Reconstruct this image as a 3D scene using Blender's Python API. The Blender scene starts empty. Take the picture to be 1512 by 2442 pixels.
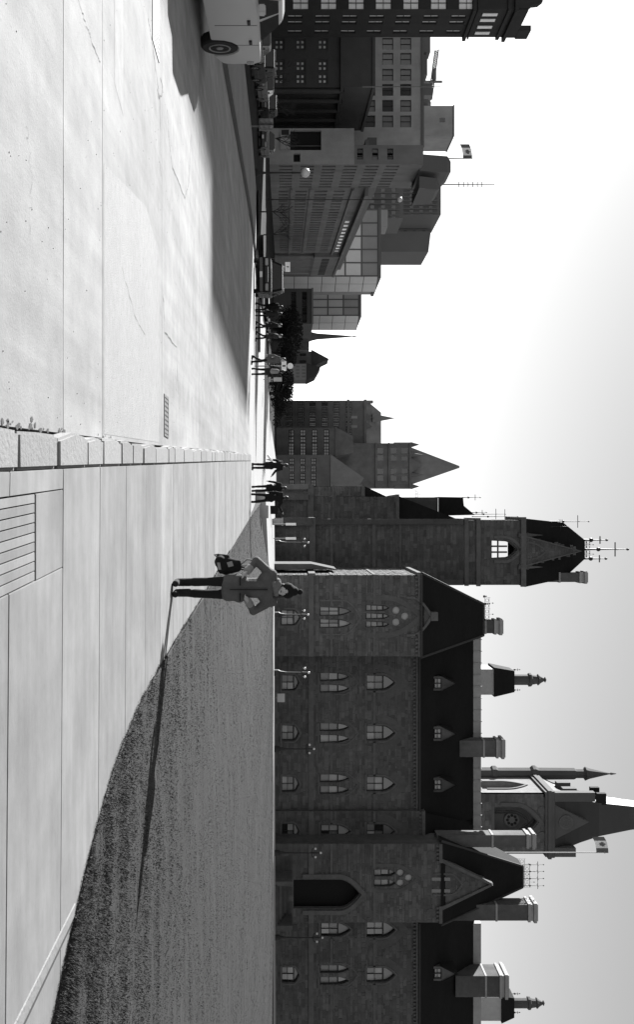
import bpy, bmesh, math, random
from mathutils import Vector, Matrix, noise
from mathutils.geometry import tessellate_polygon
random.seed(7)
S = bpy.context.scene
COL = S.collection

# ------------------------------------------------------------------ camera (held on its side: world up is picture right)
EYE, F, UC, VH = 1.5, 2298.0, 1221.0, 676.0      # eye height; focal length, centre and horizon in picture units
cd = bpy.data.cameras.new('camera'); cam = bpy.data.objects.new('camera', cd); COL.objects.link(cam)
cam.matrix_world = Matrix(((0, -1, 0, 0), (0, 0, -1, 0), (1, 0, 0, EYE), (0, 0, 0, 1)))
cd.sensor_fit = 'VERTICAL'; cd.sensor_height = 36.0; cd.lens = 36.0*F/2442.0
cd.shift_x = 80.0/2442.0
cd.clip_start = 0.1; cd.clip_end = 6000
S.camera = cam
S.render.resolution_x, S.render.resolution_y = 635, 1024
# ------------------------------------------------------------------ sky, sun, exposure
SUN_DIR = Vector((-0.654, 0.756, 0.372)).normalized()      # towards the sun: ahead and to the left, low
SUN_EL = math.asin(SUN_DIR.z); SUN_AZ = math.atan2(SUN_DIR.x, SUN_DIR.y)
w = bpy.data.worlds.new('World'); S.world = w; w.use_nodes = True
nt = w.node_tree; nt.nodes.clear()
sky = nt.nodes.new('ShaderNodeTexSky'); sky.sky_type = 'NISHITA'; sky.sun_disc = False
sky.sun_elevation = SUN_EL; sky.sun_rotation = SUN_AZ
sky.air_density = 1.0; sky.dust_density = 0.2; sky.ozone_density = 1.0
sep = nt.nodes.new('ShaderNodeSeparateColor')
m1 = nt.nodes.new('ShaderNodeMath'); m1.operation = 'MULTIPLY'; m1.inputs[1].default_value = 0.40
m2 = nt.nodes.new('ShaderNodeMath'); m2.operation = 'MULTIPLY_ADD'; m2.inputs[1].default_value = 0.50
m3 = nt.nodes.new('ShaderNodeMath'); m3.operation = 'MULTIPLY_ADD'; m3.inputs[1].default_value = 0.10
bg = nt.nodes.new('ShaderNodeBackground'); bg.inputs['Strength'].default_value = 0.063
out = nt.nodes.new('ShaderNodeOutputWorld')
L = nt.links.new
L(sky.outputs[0], sep.inputs[0]); L(sep.outputs[0], m1.inputs[0]); L(sep.outputs[1], m2.inputs[0]); L(m1.outputs[0], m2.inputs[2])
L(sep.outputs[2], m3.inputs[0]); L(m2.outputs[0], m3.inputs[2]); L(m3.outputs[0], bg.inputs[0]); L(bg.outputs[0], out.inputs[0])
sd = bpy.data.lights.new('sun', 'SUN'); sd.energy = 5.0; sd.angle = math.radians(0.6); sd.color = (1, 1, 1)
sun = bpy.data.objects.new('sun', sd); COL.objects.link(sun)
sun.rotation_euler = SUN_DIR.to_track_quat('Z', 'Y').to_euler(); sun.location = (-40, 50, 60)
S.view_settings.view_transform = 'Standard'; S.view_settings.look = 'None'
S.view_settings.exposure = 1.65; S.view_settings.gamma = 1.0; S.view_settings.use_curve_mapping = False
S.render.engine = 'CYCLES'

# ------------------------------------------------------------------ measuring helpers (metres)
def X(u, Y): return (u-UC)/F*Y
def Z(v, Y): return EYE+(v-VH)/F*Y
def G(v, u, z=0.0):
    Y = (EYE-z)*F/(VH-v); return (X(u, Y), Y)

# ------------------------------------------------------------------ materials (black and white place: greys only)
M = {}
def mat(name, g, rough=0.8, var=0.15, scale=4.0, bump=0.0, bscale=None, island=0.0, stretch=None, spec=0.4, speck=0.0, metal=0.0, big=0.0, streak=None):
    m = bpy.data.materials.new(name); m.use_nodes = True; n = m.node_tree; b = n.nodes['Principled BSDF']
    b.inputs['Roughness'].default_value = rough; b.inputs['Metallic'].default_value = metal
    b.inputs['Specular IOR Level'].default_value = spec
    tc = n.nodes.new('ShaderNodeNewGeometry'); src = tc.outputs['Position']
    if stretch:
        mp = n.nodes.new('ShaderNodeMapping'); mp.inputs['Scale'].default_value = stretch
        n.links.new(src, mp.inputs[0]); src = mp.outputs[0]
    def noise(sc, det=5.0, ro=0.6):
        t = n.nodes.new('ShaderNodeTexNoise'); t.inputs['Scale'].default_value = sc; t.inputs['Detail'].default_value = det
        t.inputs['Roughness'].default_value = ro; n.links.new(src, t.inputs['Vector']); return t.outputs[0]
    def math_(op, a, bb=None, c=None):
        t = n.nodes.new('ShaderNodeMath'); t.operation = op
        for i, q in enumerate((a, bb, c)):
            if q is None: continue
            if isinstance(q, (int, float)): t.inputs[i].default_value = q
            else: n.links.new(q, t.inputs[i])
        return t.outputs[0]
    val = math_('MULTIPLY_ADD', math_('SUBTRACT', noise(scale), 0.5), var*2.6, 1.0)
    if big:
        val = math_('MULTIPLY', val, math_('MULTIPLY_ADD', math_('SUBTRACT', noise(scale*0.13, 3.0), 0.5), big*2.6, 1.0))
    if streak:
        mp2 = n.nodes.new('ShaderNodeMapping'); mp2.inputs['Scale'].default_value = streak[0]; n.links.new(tc.outputs['Position'], mp2.inputs[0])
        ts = n.nodes.new('ShaderNodeTexNoise'); ts.inputs['Scale'].default_value = 1.0; ts.inputs['Detail'].default_value = 6.0; ts.inputs['Roughness'].default_value = 0.65; n.links.new(mp2.outputs[0], ts.inputs['Vector'])
        val = math_('MULTIPLY', val, math_('MULTIPLY_ADD', math_('SUBTRACT', ts.outputs[0], 0.5), streak[1]*2.6, 1.0))
    if speck:
        s = math_('GREATER_THAN', noise(scale*14, 2.0), 0.66)
        val = math_('MULTIPLY', val, math_('MULTIPLY_ADD', s, -speck, 1.0))
    if island:
        oi = n.nodes.new('ShaderNodeObjectInfo')
        r = math_('FRACT', math_('ADD', tc.outputs['Random Per Island'], oi.outputs['Random']))
        val = math_('MULTIPLY', val, math_('MULTIPLY_ADD', math_('SUBTRACT', r, 0.5), island*2, 1.0))
    val = math_('MULTIPLY', val, g)
    cc = n.nodes.new('ShaderNodeCombineColor')
    for i in range(3): n.links.new(val, cc.inputs[i])
    n.links.new(cc.outputs[0], b.inputs['Base Color'])
    if bump:
        bp = n.nodes.new('ShaderNodeBump'); bp.inputs['Strength'].default_value = 1.0; bp.inputs['Distance'].default_value = bump
        n.links.new(noise(bscale or scale*3), bp.inputs['Height']); n.links.new(bp.outputs[0], b.inputs['Normal'])
    M[name] = m
    return m
mat('road_concrete', 0.29, 0.95, 0.2, 3.2, 0.003, 40, island=0.06, speck=0.16, big=0.26, spec=0.08, streak=((2.2, .10, 1), .30))
mat('road_patch', 0.27, 0.95, 0.16, 9, 0.006, 60, speck=0.22, big=0.1)
mat('walk_concrete', 0.22, 0.9, 0.2, 1.9, 0.002, 30, island=0.12, stretch=(0.5, 3.2, 1), speck=0.14, big=0.28, spec=0.15, streak=((1.3, 1.3, 1), .34))
mat('granite', 0.20, 0.8, 0.14, 7, 0.006, 25, island=0.14, speck=0.15)
mat('joint_dirt', 0.045, 0.95, 0.3, 6, 0.004)
mat('asphalt_dark', 0.17, 0.9, 0.2, 3, 0.003, 50, speck=0.2, big=0.3)
mat('lot_asphalt', 0.03, 1.0, 0.2, 1, 0.003, 50, big=0.2, spec=0.03)
mat('street_far', 0.36, 0.95, 0.1, 0.6, big=0.12, stretch=(0.4, 2, 1), spec=0.1)
mat('paint_line', 0.36, 0.95, 0.25, 6, speck=0.2, spec=0.05)
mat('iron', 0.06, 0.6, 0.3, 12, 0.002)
mat('wheel_rim', 0.16, 0.35, 0.1, 9, spec=0.6)
mat('worn_edge', 0.10, 0.95, 0.3, 30, 0.003)
mat('steel_grate', 0.13, 0.6, 0.2, 9, 0.002, speck=0.1)
mat('soil', 0.056, 1.0, 0.35, 5, 0.02, 18, spec=0.1, big=0.25, stretch=(0.5, 2.2, 1))
mat('grass', 0.050, 0.9, 0.3, 2, island=0.12, spec=0.08, big=0.35)
mat('stone', 0.088, 0.9, 0.3, 1.6, 0.02, 6, island=0.24, big=0.35, spec=0.15, streak=((.5, .5, .09), .35))
mat('stone_lit', 0.17, 0.9, 0.3, 1.2, 0.01, 6, big=0.3, spec=0.2)  # tall tower's left face only: sunlight put into a lighter stone colour
mat('stone_trim', 0.10, 0.9, 0.3, 2.0, 0.01, 8, big=0.2, spec=0.2)
mat('voussoir', 0.085, 0.9, 0.25, 3.0, 0.01, 8, big=0.2, spec=0.2)
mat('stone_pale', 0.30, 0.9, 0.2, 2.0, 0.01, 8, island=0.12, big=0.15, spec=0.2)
mat('mortar', 0.085, 0.95, 0.3, 2.0, 0.01, 9, big=0.3, spec=0.15, streak=((.5, .5, .09), .35))
mat('slate_sheen', 0.014, 0.38, 0.3, 2.0, 0.004, 8, big=0.3, spec=0.7, stretch=(1, 1, 3))
mat('slate', 0.011, 0.85, 0.3, 2.0, 0.01, 8, big=0.3, spec=0.15, stretch=(1, 1, 3))
mat('slate_grey', 0.05, 0.8, 0.2, 1.0, big=0.2, spec=0.2)
mat('hip_lead', 0.035, 0.8, 0.2, 3)
mat('lead', 0.30, 0.6, 0.2, 2.0)
mat('black_iron', 0.012, 0.6, 0.2, 8)
mat('wood_frame', 0.02, 0.7, 0.2, 8)
mat('blind', 0.34, 0.5, 0.25, 0.6, spec=0.6)  # sky reflected in panes, with blinds behind, put into one pale colour
mat('dim_panel', 0.13, 0.35, 0.4, 0.5, spec=0.8)  # dimmer pane tone, weaker sky reflection put into the colour
mat('glass_dark', 0.02, 0.06, 0.3, 1.0, spec=0.8)
mat('void', 0.006, 0.9, 0.1, 1)
mat('brick_dark', 0.030, 0.9, 0.25, 0.8, island=0.1, big=0.2)
mat('stone_dark', 0.075, 0.9, 0.2, 0.5, big=0.25)
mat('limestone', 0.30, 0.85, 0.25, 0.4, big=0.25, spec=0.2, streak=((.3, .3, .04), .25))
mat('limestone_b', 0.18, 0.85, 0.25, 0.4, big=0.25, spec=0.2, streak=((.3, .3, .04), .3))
mat('panel_grey', 0.26, 0.7, 0.12, 0.2, big=0.1)
mat('tower_dark', 0.10, 0.7, 0.15, 0.1, big=0.1)
mat('mirror_glass', 0.42, 0.18, 0.12, 0.15, spec=0.9, big=0.15)
mat('curtain_glass', 0.55, 0.35, 0.12, 0.2, spec=0.8)
mat('office_pane', 0.8, 0.3, 0.3, 0.4, spec=0.8)  # sky mirrored in far windows, painted as a pale pane colour
mat('gothic_far', 0.14, 0.9, 0.35, 0.35, big=0.3, spec=0.2, streak=((.2, .2, .03), .35))
mat('gothic_roof', 0.19, 0.9, 0.25, 0.3, big=0.2, spec=0.2, streak=((.3, .3, .03), .3))
mat('car_white', 0.36, 0.3, 0.04, 1, spec=0.6)
mat('car_black', 0.006, 0.5, 0.1, 1, spec=0.12)
mat('car_grey', 0.022, 0.35, 0.1, 1, spec=0.6)
mat('chrome', 0.6, 0.18, 0.05, 3, metal=1.0)
mat('rubber', 0.014, 0.85, 0.2, 8)
mat('lamp_lens', 0.2, 0.15, 0.1, 8, spec=0.8)
mat('tail_lens', 0.08, 0.2, 0.1, 8, spec=0.8)
mat('plate', 0.55, 0.5, 0.1, 8)
mat('globe', 0.55, 0.35, 0.03, 8)
mat('sign_white', 0.75, 0.5, 0.05, 4)
mat('sign_black', 0.015, 0.6, 0.05, 4)
mat('pole_grey', 0.16, 0.6, 0.1, 4)
mat('skin', 0.36, 0.6, 0.08, 20)
mat('coat_grey', 0.075, 0.9, 0.25, 9, 0.02, 11)
mat('cuff', 0.2, 0.9, 0.2, 20, 0.004, 60)
mat('cloth_black', 0.010, 0.9, 0.2, 14, 0.003, 50, spec=0.2)
mat('cloth_dark', 0.022, 0.9, 0.2, 14, 0.003, 50, spec=0.2)
mat('scarf', 0.12, 0.95, 0.35, 30, 0.006, 50)
mat('boot', 0.009, 0.95, 0.2, 14)
mat('hair', 0.012, 0.6, 0.3, 30)
mat('bark', 0.03, 0.95, 0.3, 6, 0.02)
mat('leaf', 0.022, 1.0, 0.3, 0.7, island=0.4, spec=0.0)
mat('flag_red', 0.12, 0.8, 0.1, 2)
mat('flag_white', 0.8, 0.8, 0.05, 2)

# ------------------------------------------------------------------ mesh building
class MB:
    def __init__(s): s.v = []; s.f = []; s.mi = []
    def add(s, vs, fs, mi=0):
        o = len(s.v); s.v += [tuple(p) for p in vs]; s.f += [tuple(i+o for i in f) for f in fs]; s.mi += [mi]*len(fs); return s
    def box(s, x0, x1, y0, y1, z0, z1, mi=0):
        return s.add([(x0,y0,z0),(x1,y0,z0),(x1,y1,z0),(x0,y1,z0),(x0,y0,z1),(x1,y0,z1),(x1,y1,z1),(x0,y1,z1)],
              [(0,3,2,1),(4,5,6,7),(0,1,5,4),(1,2,6,5),(2,3,7,6),(3,0,4,7)], mi)
    def fbox(s, fr, x0, x1, z0, z1, d0, d1, mi=0):
        P = fr.p
        return s.add([P(x0,z0,d1),P(x1,z0,d1),P(x1,z0,d0),P(x0,z0,d0),P(x0,z1,d1),P(x1,z1,d1),P(x1,z1,d0),P(x0,z1,d0)],
              [(0,3,2,1),(4,5,6,7),(0,1,5,4),(1,2,6,5),(2,3,7,6),(3,0,4,7)], mi)
    def prism(s, fr, poly, d0, d1, mi=0):                 # polygon in the frame's x-z plane, from depth d0 out to d1
        n = len(poly); vs = [fr.p(x, z, d1) for x, z in poly]+[fr.p(x, z, d0) for x, z in poly]
        t = tessellate_polygon([[Vector((x, z, 0)) for x, z in poly]])
        fs = [tuple(a) for a in t]+[tuple(i+n for i in reversed(a)) for a in t]
        fs += [(i, i+n, (i+1) % n+n, (i+1) % n) for i in range(n)]
        return s.add(vs, fs, mi)
    def ext(s, poly, z0, z1, mi=0):                       # footprint (x,y) raised from z0 to z1
        n = len(poly); vs = [(x, y, z1) for x, y in poly]+[(x, y, z0) for x, y in poly]
        t = tessellate_polygon([[Vector((x, y, 0)) for x, y in poly]])
        fs = [tuple(a) for a in t]+[tuple(i+n for i in reversed(a)) for a in t]
        fs += [(i, i+n, (i+1) % n+n, (i+1) % n) for i in range(n)]
        return s.add(vs, fs, mi)
    def pyramid(s, x0, x1, y0, y1, z0, z1, tx=0.5, ty=0.5, top=0.0, mi=0):
        cx, cy = x0+(x1-x0)*tx, y0+(y1-y0)*ty; hx, hy = (x1-x0)*top/2, (y1-y0)*top/2
        return s.add([(x0,y0,z0),(x1,y0,z0),(x1,y1,z0),(x0,y1,z0),(cx-hx,cy-hy,z1),(cx+hx,cy-hy,z1),(cx+hx,cy+hy,z1),(cx-hx,cy+hy,z1)],
              [(0,3,2,1),(4,5,6,7),(0,1,5,4),(1,2,6,5),(2,3,7,6),(3,0,4,7)], mi)
    def tube(s, p0, p1, r0, r1=None, n=8, mi=0):
        r1 = r0 if r1 is None else r1; p0 = Vector(p0); p1 = Vector(p1); d = (p1-p0).normalized()
        a = d.orthogonal().normalized(); b = d.cross(a)
        vs = []
        for p, r in ((p0, r0), (p1, r1)):
            for k in range(n):
                t = 2*math.pi*k/n; vs.append(p+(a*math.cos(t)+b*math.sin(t))*r)
        fs = [(k, (k+1) % n, (k+1) % n+n, k+n) for k in range(n)]+[tuple(reversed(range(n))), tuple(range(n, 2*n))]
        return s.add(vs, fs, mi)
    def capsule(s, p0, p1, r0, r1, n=12, mi=0):
        p0 = Vector(p0); p1 = Vector(p1); d = (p1-p0)
        d = d.normalized() if d.length > 1e-6 else Vector((0, 0, 1))
        a = d.orthogonal().normalized(); b = d.cross(a); rings = []
        for q in (-80, -50, -22): rings.append((p0+d*r0*math.sin(math.radians(q)), r0*math.cos(math.radians(q))))
        for q in (22, 50, 80): rings.append((p1+d*r1*math.sin(math.radians(q)), r1*math.cos(math.radians(q))))
        vs = []
        for p, r in rings:
            for k in range(n):
                t = 2*math.pi*k/n; vs.append(p+(a*math.cos(t)+b*math.sin(t))*r)
        fs = [(j*n+k, j*n+(k+1) % n, (j+1)*n+(k+1) % n, (j+1)*n+k) for j in range(len(rings)-1) for k in range(n)]
        fs += [tuple(reversed(range(n))), tuple(range((len(rings)-1)*n, len(rings)*n))]
        return s.add(vs, fs, mi)
    def ell(s, c, rx, ry, rz, n=12, m=8, mi=0, rot=None):
        vs = []; c = Vector(c)
        for j in range(m+1):
            ph = math.pi*(0.02+0.96*j/m)
            for k in range(n):
                t = 2*math.pi*k/n
                p = Vector((rx*math.sin(ph)*math.cos(t), ry*math.sin(ph)*math.sin(t), -rz*math.cos(ph)))
                vs.append(c+(rot @ p if rot else p))
        fs = [(j*n+k, j*n+(k+1) % n, (j+1)*n+(k+1) % n, (j+1)*n+k) for j in range(m) for k in range(n)]
        fs += [tuple(reversed(range(n))), tuple(range(m*n, (m+1)*n))]
        return s.add(vs, fs, mi)
    def lathe(s, c, prof, n=12, mi=0, axis='z'):          # prof: (radius, height) pairs
        vs = []
        for r, h in prof:
            for k in range(n):
                t = 2*math.pi*k/n
                a, b = r*math.cos(t), r*math.sin(t)
                vs.append((c[0]+a, c[1]+b, c[2]+h) if axis == 'z' else (c[0]+a, c[1]+h, c[2]+b))
        q = len(prof)
        fs = [(j*n+k, j*n+(k+1) % n, (j+1)*n+(k+1) % n, (j+1)*n+k) for j in range(q-1) for k in range(n)]
        fs += [tuple(reversed(range(n))), tuple(range((q-1)*n, q*n))]
        return s.add(vs, fs, mi)
    def build(s, name, m, parent=None, smooth=False, bevel=0.0, fixn=True):
        me = bpy.data.meshes.new(name); me.from_pydata(s.v, [], s.f); me.update()
        for k in (m if isinstance(m, (list, tuple)) else [m]): me.materials.append(M[k])
        if any(s.mi): me.polygons.foreach_set('material_index', s.mi)
        if fixn or bevel:
            b = bmesh.new(); b.from_mesh(me)
            bmesh.ops.recalc_face_normals(b, faces=b.faces)
            if bevel: bmesh.ops.bevel(b, geom=[e for e in b.edges if not e.is_boundary and e.calc_face_angle(0) > 0.5], offset=bevel, segments=2, affect='EDGES', clamp_overlap=True)
            b.to_mesh(me); b.free()
        if smooth: me.polygons.foreach_set('use_smooth', [True]*len(me.polygons))
        o = bpy.data.objects.new(name, me); COL.objects.link(o)
        if parent: o.parent = parent; o.matrix_parent_inverse = parent.matrix_world.inverted()
        return o
class Fr:                                                 # a wall's frame: origin, direction along the wall, outward normal
    def __init__(s, O, ang=0.0):
        s.O = Vector(O); s.ex = Vector((math.cos(ang), math.sin(ang), 0)); s.n = Vector((s.ex.y, -s.ex.x, 0))
    def p(s, x, z, d=0.0): return s.O+s.ex*x+Vector((0, 0, z))+s.n*d
def tag(o, label, cat, group=None):
    o['label'] = label; o['category'] = cat
    if group: o['group'] = group
    return o
def empty(name, loc, label, cat, group=None, rz=0.0):
    o = bpy.data.objects.new(name, None); COL.objects.link(o); o.location = loc; o.rotation_euler = (0, 0, rz)
    o.matrix_world = Matrix.Translation(loc) @ Matrix.Rotation(rz, 4, 'Z')
    return tag(o, label, cat, group)
def structure(o): o['kind'] = 'structure'; return o
def inst(name, me, mx, parent=None):                      # another object on shared mesh data
    o = bpy.data.objects.new(name, me); COL.objects.link(o)
    if parent: o.parent = parent; o.matrix_parent_inverse = parent.matrix_world.inverted()
    o.matrix_basis = mx
    return o
def lerp(pts, y):                                         # piecewise linear
    if y <= pts[0][0]: a, b = pts[0], pts[1]
    elif y >= pts[-1][0]: a, b = pts[-2], pts[-1]
    else:
        for a, b in zip(pts, pts[1:]):
            if a[0] <= y <= b[0]: break
    return a[1]+(b[1]-a[1])*(y-a[0])/(b[0]-a[0])
def sstep(t): t = max(0.0, min(1.0, t)); return t*t*(3-2*t)

class Pieces:                                             # like MB, but every shape becomes a part of its own
    def __init__(s, parent, name, m): s.p, s.n, s.m = parent, name, m
    def _b(s, mb): return mb.build(s.n, s.m, s.p, fixn=False)
    def fbox(s, *a): s._b(MB().fbox(*a))
    def box(s, *a): s._b(MB().box(*a))
    def prism(s, *a): s._b(MB().prism(*a))
# ================================================================== GROUND
KL = [(4.0, -0.40), (5.1, -0.455), (7.73, -0.60), (11.6, -0.80), (26.1, -1.64), (45.0, -2.70)]      # kerb, road side
KR = [(4.0, -0.17), (5.1, -0.215), (7.73, -0.365), (11.6, -0.574), (26.1, -1.37), (45.0, -2.38)]    # kerb, walk side
LE = [(4.0, 5.2), (5.4, 4.05), (6.2, 3.30), (6.87, 2.89), (7.7, 2.5), (8.55, 2.22), (9.85, 2.0), (11.6, 1.87), (14.1, 1.74), (17.6, 1.58), (21.5, 1.36), (44.0, 0.2), (70.0, -0.9)]  # lawn edge
def KLL(y): return -11.65-0.113*(y-24.5)                  # left kerb line
ROAD = -0.10
END = 44.5                                                # the near walk stops at the cross street
def street_z(y): return ROAD-0.42*sstep((y-END)/32.0)
def lawn_z(x, y):
    d = x-lerp(LE, y)
    return 0.02+0.80*sstep((y-7.0)/50.0)*sstep(d/7.0)+0.012*math.sin(x*0.9+y*0.35)*sstep(d/3)
# wide ground sheet
mb = MB(); mb.add([(-2500, -300, -0.75), (2500, -300, -0.75), (2500, 4000, -0.75), (-2500, 4000, -0.75)], [(0, 1, 2, 3)])
structure(mb.build('ground', 'lot_asphalt', fixn=False))
# far street and crossing beyond the walk
mb = MB(); ys = [END+0.15]+[END+2*i for i in range(1, 20)]+[90, 110, 140, 180, 260, 400]
vs = []; fs = []
for y in ys:
    vs += [(KLL(y)+0.16 if y < 120 else -14, y, street_z(y)), (lerp(LE, y)+.3 if y < 64 else 2.0, y, street_z(y))]
for i in range(len(ys)-1): fs.append((2*i, 2*i+1, 2*i+3, 2*i+2))
mb.add(vs, fs); structure(mb.build('street', 'street_far', fixn=False))
# near road: bed and cast slabs
mb = MB(); ys = [2.0, 5, 8, 12, 18, 26, 36, END+0.15]; vs = []; fs = []
for y in ys: vs += [(KLL(y)+0.1, y, ROAD-0.05), (lerp(KL, y)+0.1, y, ROAD-0.05)]
for i in range(len(ys)-1): fs.append((2*i, 2*i+1, 2*i+3, 2*i+2))
mb.add(vs, fs); road = structure(mb.build('road', 'joint_dirt', fixn=False))
sl = [3.2, 6.99, 8.50, 12.66, 18.2, 25.0, 34.0, END+0.1]
for i, (a, b) in enumerate(zip(sl, sl[1:])):
    g = 0.007 if i < 3 else 0.003
    R_ = [(lerp(KL, a+g)-0.012, a+g)]+[(lerp(KL, y)-0.012, y) for y in (7.73, 11.6, 26.1) if a < y < b]+[(lerp(KL, b-g)-0.012, b-g)]
    wob = [(KLL(a)+0.02+k*(lerp(KL, a)-KLL(a))/12, a+g+random.uniform(-.008, .008)) for k in range(1, 12)]
    mb = MB().ext([(KLL(a+g)+0.02, a+g)]+wob+R_+[(KLL(b-g)+0.02, b-g)], ROAD-0.06, ROAD)
    mb.build('road_slab', 'road_concrete', road, bevel=0.004)
# coarse patch, worn stop line, cracks, broken kerb edge
def flat(name, poly, m, z, parent):
    return MB().add([(x, y, z) for x, y in poly], [tuple(a) for a in tessellate_polygon([[Vector((x, y, 0)) for x, y in poly]])]).build(name, m, parent)
flat('repair_patch', [(lerp(KL, 8.56)-.05, 8.56), (lerp(KL, 12.3)-.05, 12.3), (-1.7, 12.45), (-3.3, 12.35), (-3.55, 11.2), (-3.1, 8.56)], 'road_patch', ROAD+.0018, road)
flat('stop_line', [(-11, 9.05), (-4.05, 9.12), (-3.95, 9.6), (-11, 9.58)], 'paint_line', ROAD+.0015, road)
def crack(pts, wd=0.012, n=10):
    P = []
    for (a, b) in zip(pts, pts[1:]):
        for k in range(n):
            t = k/n; P.append((a[0]+(b[0]-a[0])*t+random.gauss(0, .012), a[1]+(b[1]-a[1])*t+random.gauss(0, .02)))
    P.append(pts[-1]); vs = []; fs = []
    for i, p in enumerate(P):
        q = P[min(i+1, len(P)-1)]; r = P[max(i-1, 0)]; dx, dy = q[0]-r[0], q[1]-r[1]; l = math.hypot(dx, dy) or 1
        h = wd*random.uniform(.15, .8)/2; nx, ny = -dy/l*h, dx/l*h
        vs += [(p[0]+nx, p[1]+ny, ROAD+.0032), (p[0]-nx, p[1]-ny, ROAD+.0032)]
        if i: fs.append((2*i-2, 2*i-1, 2*i+1, 2*i))
    return MB().add(vs, fs).build('crack', 'joint_dirt', road)
g = lambda v, u: G(v, u, ROAD)
crack([g(185, 0), g(205, 60), g(220, 106), g(238, 148)], .016)
crack([g(382, 184), g(387, 205), g(385, 225), g(379, 238), g(374, 212)], .03, 5)
crack([g(398, 264), g(402, 330), g(410, 400), g(440, 471), g(449, 440), g(455, 321)], .03)
crack([g(352, 40), g(366, 130), g(380, 240), g(383, 420)], .03)
crack([g(290, 640), g(322, 760), g(345, 800)], .012)
crack([g(388, 700), g(392, 790), g(420, 830), g(424, 940)], .03)
crack([g(60, 300), g(75, 420), g(70, 560)], .006)
# crumbled edge beside the kerb
for (y0, n, sp) in ((6.2, 14, .25), (6.95, 12, .08), (5.5, 8, .2), (8.6, 6, .2), (5.9, 6, .2)):
    mb = MB()
    for k in range(n):
        cy = y0+random.gauss(0, sp); cx = lerp(KL, cy)-0.012-abs(random.gauss(0, .018)); r = random.uniform(.006, .024)
        a0 = random.random()*6
        pts = [(cx+r*random.uniform(.6, 1.2)*math.cos(a0+q*math.pi/3), cy+1.6*r*random.uniform(.6, 1.2)*math.sin(a0+q*math.pi/3)) for q in range(6)]
        mb.add([(px_, py_, ROAD+.0022+.0002*(k % 9)) for px_, py_ in pts], [tuple(range(6))])
    o = mb.build('broken_edge', 'joint_dirt', road); o['kind'] = 'stuff'
# loose grit on the road
mb = MB()
for k in range(240):
    y = 5.2+random.random()**1.6*12; x = random.uniform(-6, lerp(KL, y)-.05); r = random.uniform(.002, .0065)
    a0 = random.random()*6
    mb.ext([(x+r*math.cos(a0+q*2.1), y+1.4*r*math.sin(a0+q*2.1)) for q in range(3)], ROAD, ROAD+.003)
o = mb.build('grit', 'worn_edge', None); o['kind'] = 'stuff'; tag(o, 'dark grit and pebbles scattered over the pale road', 'grit')
# kerb stones
kerb = empty('kerb', (-0.5, 5.5, ROAD), 'row of rough granite kerb stones between pale road and concrete walk', 'kerb')
y = 3.6; cuts = [4.66, 5.45, 6.42, 7.36, 8.02, 8.92, 9.6, 10.3]
lens = []; y0 = 3.6
for c in cuts: lens.append((y0, c)); y0 = c
while y0 < END:
    c = min(END, y0+random.choice((.7, 1.0, 1.25, 1.5))); lens.append((y0, c)); y0 = c
for (a, b) in lens:
    a += .012; b -= random.uniform(.008, .03)
    if b-a < .1: continue
    j = lambda s: random.uniform(-s, s)
    mid = (a+b)/2
    poly = [(lerp(KL, a)+j(.02)+.02, a+j(.012)), (lerp(KR, a), a+j(.01)), (lerp(KR, mid), mid), (lerp(KR, b), b+j(.01)), (lerp(KL, b)+j(.012)+.015, b+j(.01)), (lerp(KL, mid)+j(.015), mid+j(.05))]
    MB().ext(poly, ROAD-.12, 0.004+j(.003)).build('kerb_stone', 'granite', kerb, bevel=.02)
# concrete walk: bed and slabs (joints run across it, slightly skewed)
SK = 0.028
def sk(x, y): return y-SK*(x+0.4)
mb = MB(); ys = [2.0, 5, 8, 12, 18, 26, 36, END]; vs = []; fs = []
for y in ys: vs += [(lerp(KR, y), y, -0.03), (lerp(LE, y)+0.25, y, -0.03)]
for i in range(len(ys)-1): fs.append((2*i, 2*i+1, 2*i+3, 2*i+2))
mb.add(vs, fs); walk = structure(mb.build('sidewalk', 'joint_dirt', fixn=False))
js = [2.6, 3.95, 5.28, 6.56, 7.87, 9.18]
while js[-1] < END-1.3: js.append(js[-1]+1.31)
js.append(END)
GR = (4.0, 5.82); gxl = lambda y: -.07-.056*(y-5.1); gxr = lambda y: .455-.056*(y-5.1)                               # hole for the grate: x0,x1,y0,y1
for i, (a, b) in enumerate(zip(js, js[1:])):
    g_ = 0.005
    rt = []
    for q in (a, (a*2+b)/3, (a+2*b)/3, b):
        yy = q
        for _ in range(4): xx = lerp(LE, yy)+.05; yy = sk(xx, q)
        rt.append((xx, yy))
    lf = (lerp(KR, b)+.005, lerp(KR, a)+.005)
    poly = [(lf[1], a+g_), (rt[0][0], rt[0][1]+g_), rt[1], rt[2], (rt[3][0], rt[3][1]-g_), (lf[0], b-g_)]
    polys = [poly]
    if b > GR[0] and a < GR[1]:                            # slabs split round the grate
        polys = [[(lf[1], a+g_), (gxl(a)-.004, sk(0, a)+g_), (gxl(b)-.004, sk(0, b)-g_), (lf[0], b-g_)],
                 [(gxr(a)+.004, sk(.4, a)+g_)]+poly[1:5]+[(gxr(b)+.004, sk(.4, b)-g_)]]
        if b > GR[1]: polys.append([(gxl(GR[1]), GR[1]+.012), (gxr(GR[1]), GR[1]+.012), (gxr(b), sk(.4, b)-g_), (gxl(b), sk(0, b)-g_)])
    for pl in polys: MB().ext(pl, -0.05, random.uniform(-.001, .001)).build('walk_slab', 'walk_concrete', walk, bevel=.004)
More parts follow.
